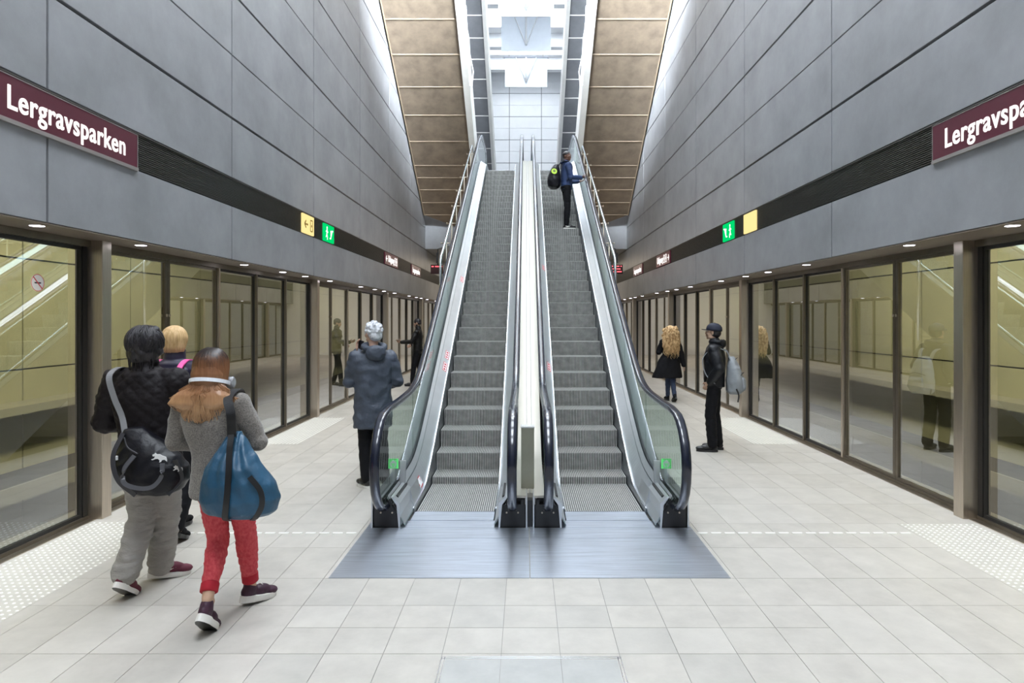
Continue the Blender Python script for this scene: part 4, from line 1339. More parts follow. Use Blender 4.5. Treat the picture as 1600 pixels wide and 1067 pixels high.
def swoosh(TT, u):
    bm = BM()
    for s in (-1, 1):
        P_ = [(-0.02, 0.052), (0.02, 0.040), (0.06, 0.046), (0.10, 0.066), (0.06, 0.058), (0.02, 0.056), (-0.015, 0.066)]
        A = [bm.verts.new((s * (0.0415 + 0.0012 * (0 if y < 0.05 else -4)), y, z)) for y, z in P_]; B = [bm.verts.new((s * 0.034, y, z)) for y, z in P_]
        bm.faces.new(A); bm.faces.new(B[::-1])
        for i in range(len(P_)): bm.faces.new((A[i], B[i], B[(i + 1) % len(P_)], A[(i + 1) % len(P_)]))
    bm.transform(TT); obj('side_mark', bm, m_wsole, u)
shoe(P1, (-.06, -.13, 0), 0.0, 0.62, m_maroon, m_wsole, mark=None)
shoe(P1, (-.02, .20, 0), -0.95, 0.12, m_maroon, m_wsole, mark=swoosh)
hc = P1.j['head']
bm = BM()
ico(bm, hc + Vector((0, -.02, .022)), (.108, .118, .112), 3)
ico(bm, hc + Vector((-.005, -.045, -.055)), (.100, .080, .080), 3)
ico(bm, hc + Vector((-.02, .03, .055)), (.10, .085, .075), 3)
for q in range(26):
    a = rnd.uniform(0, 2 * PI); z = rnd.uniform(-.08, .10)
    rr = .095 * math.sqrt(max(.1, 1 - (z / .14) ** 2))
    if math.cos(a - PI / 2 + .5) > .55 and z < .05: continue
    ico(bm, hc + Vector((rr * math.cos(a), -.025 + rr * math.sin(a), z)), rnd.uniform(.022, .034), 1)
remesh('hair', bm, m_hblack, P1.root, 0.007, 3, (0.004, 30, 30, 12, 4))
rt = []
for q in range(260):
    a = rnd.uniform(0, 2 * PI); 
    if math.cos(a - PI / 2 + .55) > .45: continue
    el = rnd.uniform(0.1, 1.25)
    pts = []
    L = rnd.uniform(.08, .15)
    for i in range(6):
        e = el - i / 5 * L / .11
        zz = math.sin(max(e, -0.9)) * .118; rr = math.cos(min(max(e, -0.75), 1.5)) * .116 + 0.002 + 0.006 * (i / 5)
        if e < -0.75: zz -= 0.02 * (i)
        aa = a + 0.12 * i * (1 if q % 2 else -1) * .5
        pts.append(hc + Vector((rr * math.cos(aa), -.022 + rr * math.sin(aa), .02 + zz)))
    rt.append(pts)
strands(P1, m_hblack, rt, r=0.0035)

# black duffel bag hanging behind him
m_bag = mat('bag_black_nylon', (0.005, 0.005, 0.008), 0.42, 0, 0.2, 6, 0.7, 14, bdist=0.012, spec=0.3)
m_strapg = mat('strap_grey', (0.20, 0.20, 0.21), 0.5, 0, 0.05, 5)
m_piping = mat('strap_dark', (0.03, 0.03, 0.036), 0.5)
bx, by = RX + .155, RY - .19
t = thing('duffel_bag', 'black duffel bag with white leaping cat mark slung behind the person in quilted jacket', 'bag', (bx, by, .74))
bm = BM()
def arcpt(a, r0): return
loft(bm, [(0.02, 0, -.035, .10, .06), (.015, 0, -.005, .17, .105), (.01, 0, .06, .215, .125), (-.005, 0, .14, .225, .125), (-.03, 0, .22, .19, .105), (-.085, .01, .31, .125, .07), (-.14, .02, .385, .06, .04)], 28)
remesh('bag_body', bm, m_bag, t, 0.009, 4, (0.006, 9, 9, 11, 5))
bm = BM()
sh0 = Vector((-2.55 - .155 - bx, 4.30 - .10 - by, 1.475 - .74))
ribbon(bm, curve([sh0 + Vector((0.015, .16, -.03)), sh0 + Vector((0.005, .07, .028)), sh0 + Vector((.005, -.05, -.02)), (-.262, .02, .58), (-.205, .01, .46), (-.165, -.02, .36)]), [(1, .1, 0)] * 100, .036)
obj('shoulder_strap', bm, m_strapg, t)
bm = BM()
ribbon(bm, curve([(-.16, -.05, .36), (-.19, -.10, .22), (-.15, -.115, .08), (-.05, -.10, -.02)]), (1, 0, 0), .03)
ribbon(bm, curve([(.19, -.09, .20), (.215, -.06, .08), (.14, -.08, -.02)]), (1, 0, 0), .03)
obj('side_webbing', bm, m_piping, t)
bm = BM()
ribbon(bm, curve([(-.04, -.128, .235), (-.085, -.155, .16), (-.08, -.17, .08), (.0, -.17, .045), (.09, -.165, .05), (.14, -.15, .11), (.135, -.13, .19)]), (0, .3, 1), .026, .006)
obj('carry_handle', bm, mat('handle_grey', (0.075, 0.075, 0.085), 0.4), t)
bm = BM(); tube(bm, curve([(-.13, -.085, .34), (-.10, -.098, .28), (-.03, -.108, .24)]), .005, 6); obj('zip', bm, m_piping, t)
def cat_mark(px, pz, sc, yy, yaw_):
    bm = BM()
    sh_ = [(-.055, .006), (-.045, .022), (-.02, .026), (.0, .034), (.018, .030), (.030, .038), (.036, .028), (.046, .020), (.040, .010), (.026, .012), (.030, -.004), (.045, -.014), (.036, -.018), (.018, -.006), (.004, -.002), (-.012, -.012), (-.010, -.026), (-.022, -.020), (-.026, -.006), (-.040, .000), (-.060, -.012)]
    M_ = Matrix.Translation((px, yy, pz)) @ Matrix.Rotation(yaw_, 4, 'Z') @ Matrix.Rotation(.25, 4, 'Y')
    prism(bm, [(-x * sc, z * sc) for x, z in sh_], -.004, .0, 'y')
    bm.transform(M_); obj('printed_mark', bm, m_lab, t)
cat_mark(.105, .215, .85, -.118, .35); cat_mark(.20, .14, .6, -.078, 1.0)
bm = BM(); box(bm, -.178, -.168, -.10, -.085, .20, .225); obj('label_tab', bm, m_lab, t)

# ---- 2: woman in grey tweed jacket and red trousers with blue bag
m_tweed = mat('grey_tweed', (0.085, 0.077, 0.07), 0.9, 0, color2=(0.25, 0.225, 0.20), vscale=140, bump=0.6, bscale=220, bdist=0.002, sheen=0.3, detail=2)
m_redtr = mat('red_knit', (0.50, 0.025, 0.045), 0.8, 0, color2=(0.66, 0.10, 0.11), vscale=70, vstretch=(1, 1, .6), bump=0.4, bscale=120, bdist=0.002)
m_redcuff = mat('red_cuff', (0.42, 0.01, 0.025), 0.8)
m_plum = mat('plum_mesh', (0.045, 0.012, 0.03), 0.6, 0, 0.3, 30)
m_hbrown, nt, out = _new('hair_brown_dyed')
N, L_ = nt.nodes, nt.links
b = N.new('ShaderNodeBsdfPrincipled'); L_.new(b.outputs[0], out.inputs[0]); b.inputs['Roughness'].default_value = 0.36
tc = N.new('ShaderNodeTexCoord'); sx = N.new('ShaderNodeSeparateXYZ'); L_.new(tc.outputs['Object'], sx.inputs[0])
mr = N.new('ShaderNodeMapRange'); mr.inputs[1].default_value = 1.29; mr.inputs[2].default_value = 1.69; L_.new(sx.outputs['Z'], mr.inputs[0])
mp = N.new('ShaderNodeMapping'); mp.inputs['Scale'].default_value = (14, 14, 1); L_.new(tc.outputs['Object'], mp.inputs[0])
nz = N.new('ShaderNodeTexNoise'); nz.inputs['Scale'].default_value = 9; L_.new(mp.outputs[0], nz.inputs['Vector'])
ad = N.new('ShaderNodeMath'); ad.operation = 'MULTIPLY_ADD'; ad.inputs[1].default_value = 0.35; L_.new(nz.outputs['Fac'], ad.inputs[0]); L_.new(mr.outputs[0], ad.inputs[2])
rm = N.new('ShaderNodeValToRGB'); L_.new(ad.outputs[0], rm.inputs[0]); L_.new(rm.outputs[0], b.inputs['Base Color'])
cr = rm.color_ramp; cr.elements[0].position = 0.05; cr.elements[0].color = (0.55, 0.34, 0.18, 1); cr.elements[1].position = 0.95 + .1 if False else 1.0; cr.elements[1].color = (0.02, 0.012, 0.01, 1)
e = cr.elements.new(0.45); e.color = (0.33, 0.155, 0.07, 1); e = cr.elements.new(0.8); e.color = (0.20, 0.085, 0.04, 1)
WX, WY = -1.915, 3.90
P2 = person('person with brown hair, grey tweed jacket and red trousers walking beside a blue bag', (WX, WY, 0), 0.0, 1.635, yaw=0.0, skin=(0.56, 0.36, 0.25),
            J=dict(hipL=(-.02, .0, .87), hipR=(.15, .0, .87), knL=(.02, .05, .47), knR=(.155, .12, .49), anL=(.065, -.18, .20), anR=(.15, .21, .11), pelvis=(.06, 0, .90), waist=(.03, 0, 1.02),
                   shL=(-.175, 0, 1.325), shR=(.175, .0, 1.325), elL=(-.235, .02, 1.07), elR=(.275, .02, 1.07), wrL=(-.10, .17, 1.02), wrR=(.15, .23, 1.06)),
            handL=dict(n=(-.3, .2, 1)), handR=dict(n=(.3, .2, 1)))
trousers(P2, m_redtr, r=(.085, .066, .047), end=.22, fold=(0.007, 6, 6, 30, 2), hipw=.150, voxel=0.009, top=.90)
for s in 'LR':
    kn, an = P2.j['kn' + s], P2.j['an' + s]
    a, b_ = an + (kn - an) * .10, an + (kn - an) * .26
    bm = BM(); tube(bm, [a, a + (b_ - a) * .08, a + (b_ - a) * .9, b_], [.044, .050, .051, .046], 20); obj('trouser_cuff', bm, m_redcuff, P2.root)
top_garment(P2, m_tweed, hem=.80, hemr=(.195, .13), waist=(.150, .105), chest=(.18, .12), sh=(.185, .09), arm=(.070, .056, .045), fold=(0.007, 7, 7, 10, 6), name='tweed_jacket', voxel=0.009)
shoe(P2, (.065, -.18, 0), 0.02, 0.70, m_plum, m_wsole, L=.255, heel=.036)
shoe(P2, (.15, .21, 0), -0.60, 0.16, m_plum, m_wsole, L=.255, heel=.036)
hc = P2.j['head']
bm = BM()
ico(bm, hc + Vector((0, -.018, .022)), (.092, .106, .102), 3)
loft(bm, [(0, -.035, hc.z - .165, .065, .045), (0, -.04, hc.z - .10, .088, .068), (0, -.035, hc.z - .03, .098, .085), (0, -.02, hc.z + .04, .080, .09)])
hb = remesh('hair', bm, m_hbrown, P2.root, 0.007, 4, (0.002, 50, 50, 3, 4))
rt = []
for q in range(420):
    a = rnd.uniform(PI * 0.98, PI * 2.02) if q % 5 else rnd.uniform(PI * .85, PI * 2.15)
    pts = []
    ca, sa = math.cos(a), math.sin(a)
    for i in range(4):
        e = 1.35 - i * .42
        pts.append(hc + Vector((ca * math.cos(e) * .098, -.018 + sa * math.cos(e) * .110, .022 + math.sin(e) * .107)))
    pts.append(hc + Vector((ca * .103, -.03 + sa * .088, -.04)))
    pts.append(hc + Vector((ca * .094, -.035 + sa * .072, -.10)))
    pts.append(hc + Vector((ca * .075, -.04 + sa * .055, -.150)))
    rt.append(curve(pts, 2))
strands(P2, m_hbrown, rt, r=0.0032)
# the loose hair below the headphone band, spread over the shoulders
bm = BM()
loft(bm, [(-.02, -.085, 1.285, .11, .028), (-.03, -.078, 1.32, .195, .050), (-.02, -.06, 1.37, .17, .065), (0, -.045, 1.44, .085, .055), (0, -.03, 1.48, .06, .04)], 28)
remesh('loose_hair', bm, m_hbrown, P2.root, 0.008, 3, (0.005, 30, 30, 6, 9))
rt = []
for q in range(520):
    u = rnd.uniform(-1, 1); dpt = rnd.uniform(.0, 1)
    x0 = u * .06; zend = 1.305 - .05 * rnd.random() + .05 * abs(u) ** 2 - (0.03 if -.5 < u < .5 else 0)
    xe = -.02 + u * .195 + rnd.uniform(-.015, .015)
    w = rnd.uniform(-.022, .022)
    pts = [(x0, -.085 + .03 * abs(u), 1.47), (x0 * 1.6, -.105 + .03 * abs(u), 1.435), (x0 * .7 + xe * .45 + w, -.122 + .05 * abs(u), 1.40), (xe * .85 - w, -.132 + .075 * abs(u), 1.365), (xe + w, -.128 + .08 * abs(u), zend), (xe - u * .012, -.120 + .08 * abs(u), zend - .018)]
    rt.append(curve([Vector(p) + Vector((0, rnd.uniform(-.006, .004), 0)) for p in pts], 2))
strands(P2, m_hbrown, rt, r=0.0034)
t = thing('headphones', 'white headphone band around the neck of the brown-haired person', 'headphones', (WX, WY, 1.46))
bm = BM()
A = []
for i in range(25):
    a = PI * (0.93 + 1.14 * i / 24)
    A.append((.112 * math.cos(a), -.02 + .105 * math.sin(a), -.03 * math.sin(a) - .02))
ribbon(bm, A, (0, 0.35, 1), .022, .008); obj('headband', bm, mat('headphone_white', (0.72, 0.75, 0.80), 0.35), t)
for s in (-1, 1):
    bm = BM(); lathe(bm, [(0.02, -.018), (0.036, -.014), (0.038, .010), (0.028, .018)], (s * .085, .075, -.03), 20, axis='x'); obj('ear_cup', bm, mat('headphone_grey', (0.35, 0.36, 0.38), 0.4), t)
# blue bag
m_blue = mat('blue_nylon', (0.016, 0.072, 0.135), 0.42, 0, 0.22, 5, 0.8, 10, bdist=0.016)
bx, by = WX + .215, WY - .165
t = thing('shoulder_bag', 'large blue nylon bag with black straps on the shoulder of the brown-haired person', 'bag', (bx, by, .68))
bm = BM()
loft(bm, [(.06, 0, .0, .13, .07), (.035, 0, .03, .205, .105), (.03, 0, .10, .225, .120), (.02, 0, .19, .21, .115), (.005, .0, .28, .165, .095), (-.005, .02, .36, .115, .070), (-.01, .03, .43, .062, .042), (-.01, .04, .475, .030, .025)], 30)
def bagfold(co):
    a = math.atan2(co.x, co.z - .55)
    return 0.006 * math.sin(a * 24 + 2.0 * math.sin(co.z * 13)) * min(1, max(0, (co.z) / .3))
remesh('bag_body', bm, m_blue, t, 0.008, 3, (0.008, 9, 9, 6, 8), bagfold)
bm = BM()
sh0 = Vector((WX + .150 - bx, WY - by, 1.385 - .68))
ribbon(bm, curve([sh0 + Vector((0.0, .10, -.05)), sh0 + Vector((0, .02, .012)), sh0 + Vector((0, -.105, -.03)), (-.02, -.0 - .005, .60), (-.012, -.012, .52), (-.01, -.012, .46)]), (1, 0, 0), .052, .005)
obj('shoulder_strap', bm, m_black, t)
bm = BM()
ribbon(bm, curve([(-.01, -.018, .475), (.0, -.062, .40), (.015, -.105, .29), (.02, -.130, .19), (.015, -.137, .10), (.0, -.118, .02), (.0, -.07, -.01)]), (1, 0, 0), .034, .004)
obj('front_webbing', bm, m_black, t)
bm = BM()
ribbon(bm, curve([(.13, -.10, .25), (.19, -.097, .17), (.20, -.098, .09), (.165, -.09, .02), (.13, -.06, -.01)]), (1, .3, 0), .030, .004)
obj('side_webbing', bm, m_black, t)

# ---- 3: blond person with pink backpack straps
m_navy = mat('navy_puffer', (0.022, 0.020, 0.045), 0.45, 0, 0.2, 6, 0.3, 30)
m_pink = mat('pink_strap', (0.85, 0.12, 0.38), 0.5)
m_blk = mat('black_cloth', (0.006, 0.006, 0.008), 0.75, 0, 0.25, 8, 0.6, 18, bdist=0.012, spec=0.2)
m_blond = hair_mat('hair_blond', (0.50, 0.30, 0.12), (0.78, 0.56, 0.30))
P3 = person('blond person in navy jacket with pink backpack straps walking beyond the person in quilted jacket', (-2.93, 5.35, 0), 0.0, 1.76, yaw=0.1, skin=(0.60, 0.40, 0.30),
            J=dict(knL=(-.09, .12, .50), anL=(-.09, .22, .09), knR=(.09, .04, .50), anR=(.09, -.14, .12)))
trousers(P3, m_blk, r=(.09, .065, .05))
top_garment(P3, m_navy, hem=.84, hemr=(.18, .13), waist=(.175, .125), chest=(.19, .13), sh=(.19, .09), arm=(.078, .064, .05), fold=(0.004, 4, 4, 9, 3), collar=(.078, .07), name='padded_jacket', disp=lambda co: .006 * abs(math.sin(co.z * PI / .055)))
shoe(P3, (-.09, .22, 0), 0, .05, m_blk, m_black); shoe(P3, (.09, -.14, 0), 0, .4, m_blk, m_black)
hc = P3.j['head']
bm = BM(); ico(bm, hc + Vector((0, -.02, .022)), (.095, .108, .10), 3); ico(bm, hc + Vector((0, -.05, -.05)), (.082, .062, .075), 3)
remesh('hair', bm, m_blond, P3.root, 0.008, 3, (0.003, 40, 40, 6, 2))
rt = []
for q in range(200):
    a = rnd.uniform(PI * .95, PI * 2.05)
    rt.append(curve([hc + Vector((math.cos(a) * math.cos(e) * .1, -.02 + math.sin(a) * math.cos(e) * .114, .022 + math.sin(e) * .106)) for e in (1.4, .95, .5, .05, -.3)] + [hc + Vector((math.cos(a) * .085, -.045 + math.sin(a) * .07, -.09))], 2))
strands(P3, m_blond, rt, r=.0035)
t = thing('backpack', 'dark backpack with pink straps worn by the blond person', 'backpack', (-2.93, 5.35 - .22, .98))
bm = BM(); loft(bm, [(0, 0, 0, .11, .06), (0, 0, .05, .14, .085), (0, 0, .25, .135, .08), (0, .01, .36, .11, .06), (0, .02, .40, .06, .03)]); remesh('pack_body', bm, m_navy, t, .01, 3, (.004, 9, 9, 9, 1))
bm = BM()
for s in (-1, 1):
    ribbon(bm, curve([(s * .09, .05, .36), (s * .105, .11, .46), (s * .115, .20, .503), (s * .12, .30, .46), (s * .125, .345, .36), (s * .12, .34, .20)]), (1, 0, 0), .045, .010)
obj('strap', bm, m_pink, t)

# ---- 4: older man in blue-grey parka
m_parka = mat('parka_bluegrey', (0.050, 0.062, 0.088), 0.60, 0, 0.18, 4, 0.9, 9, bdist=0.025)
m_white_hair = hair_mat('hair_white', (0.48, 0.50, 0.54), (0.78, 0.80, 0.84))
RZ = 0.45
P4 = person('white-haired person in long blue-grey hooded parka standing left of the escalators', (-1.66, 6.95, 0), RZ, 1.79, yaw=0.35, pitch=-.1, skin=(0.58, 0.37, 0.28),
            J=dict(shL=(-.18, 0, 1.415), shR=(.18, 0, 1.415), elL=(-.235, .06, 1.15), wrL=(-.13, .17, 1.44), elR=(.255, -.02, 1.15), wrR=(.20, .17, 1.08), knL=(-.08, .02, .5), knR=(.09, .02, .5), anL=(-.07, -.02, .09), anR=(.12, .0, .09)),
            handL=dict(d=(-.1, .15, 1), n=(-.8, .3, 0), curl=.4, s=1), handR=dict(n=(.5, .2, 1)))
trousers(P4, m_blk, r=(.09, .07, .058), fold=(.006, 5, 5, 14, 2))
top_garment(P4, m_parka, hem=.64, hemr=(.20, .15), waist=(.185, .135), chest=(.205, .14), sh=(.20, .095), arm=(.082, .07, .052), fold=(0.013, 7, 7, 8, 7), name='parka', voxel=.011)
bm = BM(); nb = P4.j['neckb']
M_ = Matrix.Rotation(-.5, 4, 'X')
for i in range(18):
    a = 2 * PI * i / 18
    ico(bm, nb + Vector((.105 * math.cos(a), -.045 + .085 * math.sin(a), .018 + .025 * math.sin(a))), (.042, .042, .034), 1)
ico(bm, nb + Vector((0, -.125, -.045)), (.11, .045, .085), 2)
remesh('hood', bm, m_parka, P4.root, .009, 3, (.006, 11, 11, 14, 3))
bm = BM(); ribbon(bm, [(.188 * math.cos(PI * a / 20), .136 * math.sin(PI * a / 20), 1.10) for a in range(18, 44)], (0, 0, 1), .022, .006); obj('waist_seam', bm, m_parka, P4.root)
shoe(P4, (-.07, -.02, 0), .25, 0, m_black, m_wsole, L=.28, heel=.024); shoe(P4, (.12, .0, 0), -.1, 0, m_black, m_wsole, L=.28, heel=.024)
hc = P4.j['head']; Mh = P4.M
bm = BM()
for (p, r_) in (((0, -.022, .03), (.088, .098, .09)), ((0, -.055, -.035), (.075, .055, .06))): ico(bm, hc + Mh @ Vector(p), r_, 3, Mh)
for q in range(90):
    a = rnd.uniform(0, 2 * PI); e = rnd.uniform(-.5, 1.5)
    if math.sin(a) > .45 and e < .7: continue
    ico(bm, hc + Mh @ Vector((math.cos(a) * math.cos(e) * .09, -.022 + math.sin(a) * math.cos(e) * .10, .028 + math.sin(e) * .092)), rnd.uniform(.010, .018), 1)
remesh('hair', bm, m_white_hair, P4.root, .006, 2, (.004, 45, 45, 45, 3))
pt = thing('mobile_phone', 'dark phone held to the face of the person in the parka', 'phone', (0, 0, 0))
wv = Matrix.Rotation(RZ, 4, 'Z') @ P4.j['wrL'] + Vector((-1.66, 6.95, 0))
pt.location = wv + Vector((.02, .03, .075)); pt.rotation_euler = (0.2, 0.1, RZ + .6)
bm = BM(); box(bm, -.005, .005, -.036, .036, -.07, .07, 0, .003); obj('phone_case', bm, m_black, pt)
bm = BM(); box(bm, -.0062, -.005, -.032, .032, -.062, .062); obj('phone_screen', bm, mat('screen_glass', (.02, .02, .025), .1), pt)

# ---- 5: bearded man far left
P5 = person('bearded person in black jacket facing left far behind the left escalator', (-2.92, 17.3, 0), PI / 2, 1.82, yaw=-.15, pitch=-.25, skin=(0.45, 0.28, 0.20),
            J=dict(elL=(-.26, .12, 1.20), wrL=(-.22, .40, 1.19), elR=(.26, -.02, 1.18), wrR=(.18, .18, 1.10), knL=(-.09, .10, .52), anL=(-.09, .14, .09), knR=(.09, -.02, .52), anR=(.09, -.12, .09)),
            handL=dict(d=(0, 1, .2), n=(-1, 0, -.6), curl=.5))
trousers(P5, m_blk, r=(.088, .066, .052))
top_garment(P5, mat('black_leather', (.008, .0075, .0075), .45, 0, .3, 8, .3, 30, spec=.3), hem=.86, hemr=(.17, .125), waist=(.17, .12), chest=(.20, .13), arm=(.075, .06, .046), collar=(.072, .05))
bm = BM(); loft(bm, [(0, .055, .90, .06, .085), (0, .06, 1.1, .065, .085), (0, .055, 1.3, .065, .09), (0, .03, 1.5, .05, .05)]); remesh('white_shirt', bm, mat('shirt_white', (.6, .6, .62), .7), P5.root, .012, 3)
shoe(P5, (-.09, .14, 0), 0, 0, m_black, m_black); shoe(P5, (.09, -.12, 0), 0, .1, m_black, m_black)
hc = P5.j['head']; Mh = P5.M
bm = BM(); ico(bm, hc + Mh @ Vector((0, -.015, .042)), (.086, .10, .085), 3, Mh); ico(bm, hc + Mh @ Vector((0, -.05, -.01)), (.078, .055, .06), 2, Mh)
remesh('hair', bm, m_hblack, P5.root, .009, 2, (.003, 40, 40, 40, 3))
bm = BM(); ico(bm, hc + Mh @ Vector((0, .045, -.088)), (.046, .050, .032), 2, Mh)
for s in (-1, 1): ico(bm, hc + Mh @ Vector((s * .056, .015, -.065)), (.014, .034, .036), 2, Mh)
remesh('beard', bm, m_hblack, P5.root, .008, 2)
R5 = Matrix.Rotation(PI / 2, 4, 'Z')
pt = thing('mobile_phone', 'small phone in the outstretched hand of the bearded person', 'phone', Vector((-2.92, 17.3, 0)) + R5 @ Vector((-.22, .49, 1.235)), 0)
bm = BM(); box(bm, -.07, .07, -.035, .035, -.004, .005, 0, .003); obj('phone_case', bm, m_black, pt)
bm = BM(); box(bm, -.062, .062, -.031, .031, .005, .0062); obj('phone_screen', bm, mat('screen_glass', (.02, .02, .025), .1), pt)

# ---- 6: curly blond woman in black coat
P6 = person('person with long curly blond hair in a flared black coat walking away on the right', (3.17, 14.1, 0), 0.1, 1.64, skin=(0.60, 0.40, 0.30),
            J=dict(elL=(-.24, .05, 1.08), wrL=(-.14, .2, 1.12), elR=(.24, -.03, 1.05), wrR=(.30, -.02, .80), knL=(-.02, .10, .46), anL=(0, .16, .09), knR=(.05, .0, .46), anR=(.05, -.16, .13)))
trousers(P6, mat('blue_jeans', (.030, .045, .09), .8, 0, .2, 10), r=(.08, .058, .046))
top_garment(P6, m_blk, hem=.56, hemr=(.35, .20), waist=(.17, .12), chest=(.18, .125), sh=(.175, .09), arm=(.07, .06, .055), hemshift=(-.07, 0), name='coat', fold=(.010, 9, 9, 3, 4))
shoe(P6, (0, .16, 0), 0, 0, m_blk, m_black, L=.25); shoe(P6, (.05, -.16, 0), 0, .5, m_blk, m_black, L=.25)
m_curl = mat('hair_golden', (0.36, 0.17, 0.05), 0.5, 0, color2=(0.95, 0.70, 0.38), vscale=26, vstretch=(1, 1, .6), detail=2)
hc = P6.j['head']
bm = BM(); ico(bm, hc + Vector((0, -.03, .01)), (.13, .125, .125), 3); ico(bm, hc + Vector((0, -.075, -.14)), (.165, .085, .16), 3); ico(bm, hc + Vector((.0, -.11, -.33)), (.12, .05, .14), 3)
for q in range(150):
    a = rnd.uniform(PI * .92, PI * 2.08); zz = rnd.uniform(-.42, .10)
    rr = .15 if zz > -.25 else .15 - (-.25 - zz) * .5
    if zz > 0: rr = math.sqrt(max(0.001, 1 - (zz / .135) ** 2)) * .14
    ico(bm, hc + Vector((rr * 1.1 * math.cos(a), -.04 + rr * .8 * math.sin(a) - (.04 if zz < -.1 else 0), zz)), rnd.uniform(.018, .040), 1)
remesh('hair', bm, m_curl, P6.root, .009, 1, (.012, 30, 30, 30, 5))
rt = []
for q in range(330):
    a = rnd.uniform(PI * .9, PI * 2.1); e0 = rnd.uniform(.2, 1.3); L = rnd.uniform(.30, .62); ph = rnd.uniform(0, 6.28)
    pts = []
    for i in range(16):
        t_ = i / 15; z = hc.z + .11 * math.sin(e0) - L * t_
        rr = .15 * (math.cos(e0) + (1 - math.cos(e0)) * min(1, t_ * 3)) + .05 * t_
        if t_ > .6: rr *= 1 - (t_ - .6) * .7
        cx = rr * math.cos(a) + .020 * math.cos(ph + t_ * 26); cy = -.035 + rr * .8 * math.sin(a) - .05 * min(1, t_ * 1.5) + .020 * math.sin(ph + t_ * 26)
        pts.append((cx, cy, z))
    rt.append(pts)
strands(P6, m_curl, rt, r=.0055, n=4)

# ---- 7: man in cap with grey backpack
m_jkt = mat('dark_bomber', (0.010, 0.011, 0.014), 0.45, 0, .2, 6, .8, 13, bdist=.014, spec=.3)
RZ7 = 1.25
P7 = person('person in dark cap and black bomber jacket wearing a grey backpack on the right', (2.60, 8.85, 0), RZ7, 1.755, yaw=-.1, pitch=.08, skin=(0.50, 0.32, 0.23),
            J=dict(elL=(-.25, -.07, 1.15), wrL=(-.15, .06, .95), elR=(.25, -.07, 1.15), wrR=(.15, .06, .95), knL=(-.09, .05, .50), anL=(-.09, .02, .09), knR=(.09, .0, .50), anR=(.10, -.05, .09)))
trousers(P7, m_blk, r=(.09, .072, .064), fold=(.008, 5, 5, 12, 2))
top_garment(P7, m_jkt, hem=.88, hemr=(.175, .135), waist=(.19, .14), chest=(.205, .145), sh=(.195, .095), arm=(.085, .075, .055), fold=(.009, 7, 7, 7, 5), collar=(.078, .03), name='bomber_jacket', cuffL=.9, cuffR=.9)
bm = BM(); nb = P7.j['neckb']
for i in range(16):
    a = 2 * PI * i / 16
    ico(bm, nb + Vector((.09 * math.cos(a), -.03 + .085 * math.sin(a), .03)), (.036, .036, .036), 1)
ico(bm, nb + Vector((0, -.10, .0)), (.10, .05, .06), 2)
remesh('hood', bm, m_jkt, P7.root, .009, 3, (.004, 12, 12, 12, 3))
shoe(P7, (-.09, .02, 0), .1, 0, m_black, m_black, L=.29); shoe(P7, (.10, -.05, 0), -.2, 0, m_black, m_black, L=.29)
hc = P7.j['head']; Mh = P7.M
bm = BM(); ico(bm, hc + Mh @ Vector((0, -.035, -.005)), (.082, .072, .075), 3, Mh); remesh('hair', bm, m_hblack, P7.root, .008, 2, (.003, 40, 40, 40, 3))
m_cap = mat('cap_navy', (.012, .016, .035), .7, 0, .2, 12)
t = thing('baseball_cap', 'dark navy cap on the head of the person with grey backpack', 'cap', (0, 0, 0))
Rw = Matrix.Translation((2.60, 8.85, 0)) @ Matrix.Rotation(RZ7, 4, 'Z')
t.location = Rw @ hc; t.rotation_euler = (.08, 0, RZ7 - .1)
bm = BM(); lathe(bm, [(.099, .020), (.099, .045), (.093, .075), (.075, .102), (.045, .121), (.012, .128)], (0, -.010, 0), 28)
bmesh.ops.scale(bm, vec=(.93, 1.1, 1), verts=bm.verts); obj('crown', bm, m_cap, t)
bm = BM()
A = [(.078 * math.cos(PI * i / 12), .045 + .115 * math.sin(PI * i / 12)) for i in range(13)]
prism(bm, A, .022, .029, 'z'); 
for v in bm.verts: v.co.z += .012 - 2.2 * v.co.x ** 2 - .10 * max(0, v.co.y - .06)
obj('brim', bm, m_cap, t)
bm = BM(); lathe(bm, [(.008, .126), (.006, .133)], (0, -.011, 0), 10); obj('button', bm, m_cap, t)
t = thing('backpack', 'light grey backpack on the back of the person in cap', 'backpack', Rw @ Vector((0, -.26, .80)), RZ7)
m_gp = mat('grey_backpack', (.25, .27, .29), .6, 0, .12, 5, .8, 12, bdist=.014)
bm = BM(); loft(bm, [(0, -.01, 0, .12, .08), (0, -.01, .04, .155, .115), (0, -.01, .16, .165, .12), (0, 0, .30, .15, .095), (0, .02, .42, .12, .065), (0, .04, .50, .07, .035)], 28)
remesh('pack_body', bm, m_gp, t, .009, 3, (.009, 8, 8, 8, 6))
bm = BM(); loft(bm, [(0, -.115, .05, .10, .03), (0, -.125, .10, .12, .04), (0, -.115, .19, .11, .035), (0, -.10, .23, .09, .02)], 20); remesh('front_pocket', bm, m_gp, t, .008, 2, (.005, 9, 9, 9, 2))
bm = BM(); tube(bm, curve([(-.12, -.09, .26), (0, -.125, .29), (.12, -.09, .26)]), .005, 6); tube(bm, curve([(-.10, -.02, .47), (0, -.045, .49), (.10, -.02, .47)]), .004, 6); obj('zip', bm, m_black, t)
for s in (-1, 1):
    bm = BM(); ribbon(bm, curve([(s * .08, .05, .46), (s * .105, .10, .58), (s * .12, .22, .615), (s * .125, .34, .57), (s * .14, .41, .45), (s * .17, .36, .26), (s * .19, .24, .14)]), (1, .0, 0), .05, .010); obj('strap', bm, m_gp, t)
bm = BM(); ribbon(bm, curve([(-.16, -.02, .10), (-.17, -.06, .0), (-.155, -.05, -.10)]), (0, 1, 0), .02); obj('loose_strap', bm, m_black, t)

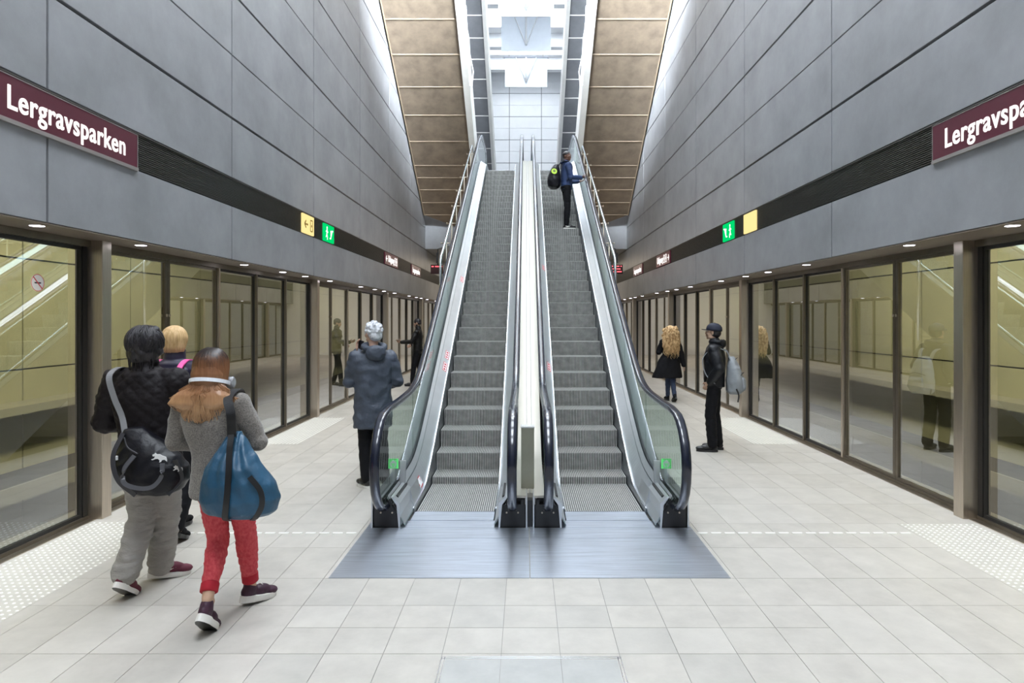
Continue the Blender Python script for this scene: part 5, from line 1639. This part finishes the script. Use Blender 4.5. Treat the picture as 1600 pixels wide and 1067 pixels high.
# ---- 8: boy on the escalator
ZB = 0.27 + 0.202 * 17
m_bluej = mat('blue_hoodie', (.022, .045, .125), .75, 0, .2, 6, .3, 25)
BL = Vector((.855, 13.56, ZB))
RZ8 = -PI / 2 + .15
P8 = person('young person in blue jacket standing on the right escalator looking back', BL, RZ8, 1.66, yaw=-.75, skin=(0.13, 0.065, 0.045),
            J=dict(elL=(-.21, .07, 1.06), wrL=(-.13, .28, 1.05), elR=(.22, .05, 1.06), wrR=(.13, .28, 1.08), hipL=(-.08, 0, .87), hipR=(.08, 0, .87), knL=(-.07, .03, .47), anL=(-.06, .0, .09), knR=(.09, .01, .47), anR=(.08, -.02, .09)),
            handL=dict(d=(.3, 1, .1), n=(-.6, 0, -1)), handR=dict(d=(-.3, 1, .2), n=(.6, 0, -1), curl=.6))
trousers(P8, m_blk, r=(.082, .062, .052))
top_garment(P8, m_bluej, hem=.88, hemr=(.155, .115), waist=(.165, .12), chest=(.175, .12), sh=(.175, .085), arm=(.070, .058, .045), collar=(.07, .03))
bm = BM(); nb = P8.j['neckb']
for i in range(14):
    a = 2 * PI * i / 14; ico(bm, nb + Vector((.08 * math.cos(a), -.03 + .075 * math.sin(a), .02)), .03, 1)
remesh('hood', bm, m_bluej, P8.root, .009, 3)
shoe(P8, (-.06, .0, 0), 0, 0, m_black, m_wsole, L=.26, heel=.02); shoe(P8, (.08, -.02, 0), -.15, 0, m_black, m_wsole, L=.26, heel=.02, mark=swoosh)
hc = P8.j['head']; Mh = P8.M
bm = BM(); ico(bm, hc + Mh @ Vector((0, -.020, .042)), (.077, .092, .072), 3, Mh); ico(bm, hc + Mh @ Vector((0, -.05, .0)), (.066, .05, .05), 2, Mh)
remesh('hair', bm, m_hblack, P8.root, .007, 2, (.002, 70, 70, 70, 3))
Rw = Matrix.Translation(BL) @ Matrix.Rotation(RZ8, 4, 'Z')
t = thing('mobile_phone', 'dark phone in the hands of the young person on the escalator', 'phone', Rw @ Vector((0.0, .365, 1.105)), RZ8)
bm = BM(); box(bm, -.035, .035, -.065, .065, -.004, .004, 0, .002); obj('phone_case', bm, m_black, t)
bm = BM(); box(bm, -.031, .031, -.06, .06, .004, .005); obj('phone_screen', bm, mat('screen_glass', (.02, .02, .025), .1), t)
t = thing('backpack', 'black backpack with lime green badge on the young person on the escalator', 'backpack', Rw @ Vector((0, -.25, .86)), RZ8)
bm = BM(); loft(bm, [(0, -.02, 0, .11, .08), (0, -.02, .04, .15, .125), (0, -.02, .16, .165, .14), (0, -.01, .30, .15, .12), (0, .01, .42, .12, .085), (0, .03, .50, .07, .04)], 28)
remesh('pack_body', bm, m_bag, t, .010, 3, (.006, 8, 8, 8, 6))
for s in (-1, 1):
    bm = BM(); ribbon(bm, curve([(s * .08, .06, .44), (s * .10, .11, .54), (s * .11, .22, .56), (s * .115, .33, .50), (s * .14, .34, .36), (s * .17, .22, .14)]), (1, .0, 0), .045, .009); obj('strap', bm, m_black, t)
m_lime = mat('lime_print', (.55, .80, .06), .5)
bm = BM()
Mx = Matrix.Translation((.158, -.045, .33)) @ Matrix.Rotation(-.25, 4, 'Y')
lathe(bm, [(.060, -.012), (.060, .004)], (0, 0, 0), 20, axis='x')
bm.transform(Mx); bd = obj('badge', bm, m_lime, t)
bm = BM()
lathe(bm, [(.030, .004), (.030, .007)], (0, .0, 0.004), 16, axis='x')
bm.transform(Mx); obj('badge_centre', bm, mat('badge_dark', (.12, .16, .03), .5), bd)
